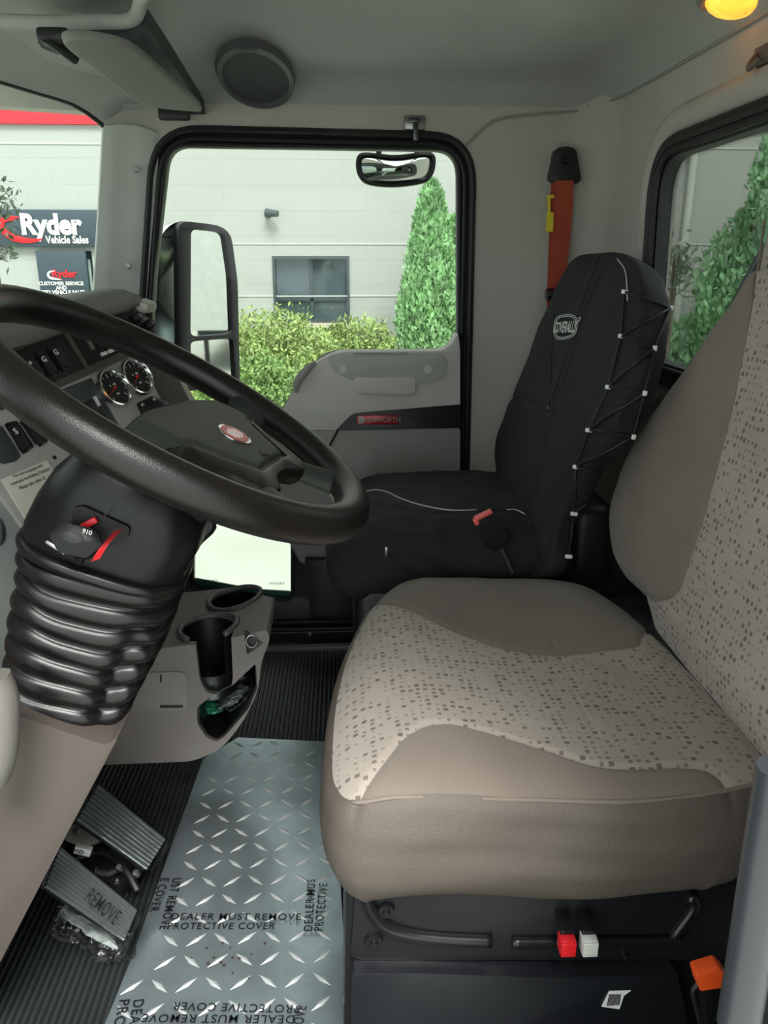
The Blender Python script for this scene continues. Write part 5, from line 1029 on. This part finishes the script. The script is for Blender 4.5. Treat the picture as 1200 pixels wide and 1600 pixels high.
parts, bfp = pillow(PF, bo, pbt, [(.010, -.004), (.014, -.02), (.012, -.05), (.006, -.085), (-.006, -.105), (-.03, -.112)], (-.05, .28), 280, 70, [('side_wing', cen)], .005, .005, disp=pdisp, side_k=lambda x, y: float(np.interp(y, [0, .15, .3, .5, .6], [.42, .5, .55, .66, .72])))
pb1 = parts['top'].build('back_cover', COVER, ps, sharp=0); pb2 = parts['side_wing'].build('back_wing', COVER, ps, sharp=0); pb3 = parts['side'].build('back_side', COVER, ps, sharp=0); hitp = surf(pb1, pb2, pb3)
# lacing: clips on the front edge and the rear edge of the near side, cord zigzag
fc = [(978, 457), (973, 526), (953, 605), (922, 672), (902, 729), (895, 801), (886, 869)]; rc = [(1045, 482), (1020, 545), (1005, 613), (987, 681), (968, 748), (949, 812), (921, 875)]
def sidept(px, py, kk): return hitp(px, py, .003*kk)
FCs = [sidept(*p, 1) for p in fc]; RCs = [sidept(*p, 1) for p in rc]
clipm = mat('white_cord_clip', '#f0f0ee', .4)
for k, p in enumerate(FCs+RCs):
    mb = MB(); big = k < 7; mb.box(p+Vector((0, -.003, 0)), ((.014, .006, .0075) if big else (.008, .006, .009)), .0015, rot=Matrix.Rotation(.12, 4, 'Y')); mb.build('cord_clip', clipm, ps)
cord = mat('black_elastic_cord', '#1c1c1e', .6)
def cordline(a, b, n=9):
    P = [hitp(a[0]+(b[0]-a[0])*t, a[1]+(b[1]-a[1])*t, .0035) for t in np.linspace(0, 1, n)]; mb = MB(); mb.tube(P, .0027, 6); mb.build('cord', cord, ps)
for k in range(7):
    cordline(fc[k], rc[k]); 
    if k: cordline(fc[k], rc[k-1])
for S_ in (fc, rc):
    for a, b in zip(S_, S_[1:]): cordline(a, b, 7)
# stitched logo oval
def pz3(px, py, lift=.0): return hitp(px, py, lift)
thread = mat('white_thread', '#d8d8d4', .6)
ov = [(869, 500), (876, 494), (892, 492), (902, 497), (903, 510), (899, 523), (888, 529), (873, 530), (867, 522), (867, 508)]
for k_, (cx, cy) in ((1., (885, 511)), (.86, (885, 511))):
    mb = MB(); mb.tube([pz3(*p, .002) for p in spline([(cx+(a-cx)*k_, cy+(b-cy)*k_) for a, b in ov], 40, True)], .0011, 5, closed=True); mb.build('logo_ring', thread, ps, sharp=0)
mb = MB(); mb.tube([pz3(*p, .002) for p in ((902, 507), (907, 500), (908, 496), (905, 498))], .0011, 5); mb.build('logo_tail', thread, ps)
c0 = pz3(868, 513.5, .0035); c1_ = pz3(902, 512, .0035); d = (c1_-c0); L = d.length; upv = (pz3(885, 504, .0035)-pz3(885, 520, .0035)).normalized()
tm = frame(c0, d, upv); o = txt('COVERALLS', 1, Matrix(), thread, ps, align='LEFT', ext=0, bold=.02); xs = [v.co.x for v in o.data.vertices]; o.data.transform(tm @ Matrix.Diagonal((L/(max(xs)-min(xs)), .034, 1, 1)) @ Matrix.Translation((-min(xs), 0, 0)))
# seams on the cover
sm = mat('dark_stitch', '#151517', .7)
pipe([pz3(*p, .0008) for p in spline([(936, 402), (918, 450), (896, 520), (874, 590), (856, 640)], 30)], .0012, 'stitch', sm); pipe([pz3(*p, .0008) for p in spline([(795, 603), (822, 610), (856, 640)], 20)], .0016, 'stitch', sm)
pipe([pz3(*p, .0008) for p in spline([(866, 490), (862, 560), (862, 600)], 14)], .001, 'stitch', sm)
mb = MB(); mb.cyl(pz3(858, 638, .001), pz3(858, 638, .004), .004, 10); mb.build('stud', STEEL, ps)
pipe([sidept(*p, .4) for p in spline([(965, 405), (978, 425), (981, 470)], 12)], .0015, 'piping')
# zip pull
a = at(604, 862, y=1.445); mb = MB(); mb.box(a, (.006, .004, .020), .001); mb.build('zip_pull', STEEL, ps)
# seat base
mb = MB(); mb.box((.22, 1.75, .36), (.42, .44, .22), .03, 3); mb.build('seat_pan', BLACK, ps); mb = MB(); mb.box((.2, 1.73, .14), (.38, .40, .26), .01); mb.build('seat_pedestal', BLACKG, ps); mb = MB(); mb.box((.52, 1.72, .48), (.10, .44, .34), .03, 3); mb.build('back_frame', BLACK, ps)
# buckle between the seats
bk = root('seat_belt_buckle', at(780, 850, y=1.43), 'black seat belt buckle with a red release button lying on the passenger cushion', 'buckle')
bc_ = at(766, 826, y=1.425); ub = (at(756, 800, y=1.425)-at(786, 862, y=1.425)).normalized(); BK = frame(bc_, Vector((ub.z, 0, -ub.x)), ub)
mb = MB(); mb.slab(rpoly([(-.022, .032), (.020, .032), (.024, -.030), (.012, -.046), (-.014, -.044), (-.024, -.02)], .006), [], BK @ Matrix.Translation((0, 0, .008)), .022); mb.build('buckle_body', BLACKG, bk, bevel=.003)
mb = MB(); mb.box((-.001, .033, .0), (.038, .007, .019), .002, M=BK); mb.build('release_button', mat('coral_red_plastic', '#e2564f', .4), bk); mb = MB(); mb.box((-.019, .028, .003), (.010, .012, .015), .002, M=BK); mb.build('release_button', mat('coral_red_plastic', '#e2564f', .4), bk)
mb = MB(); mb.tube(spline([BK @ Vector((0, -.042, -.002)), BK @ Vector((.002, -.06, -.004)), at(800, 895, y=1.43)], 8), .006, 8); mb.build('buckle_stalk', STEEL, bk)
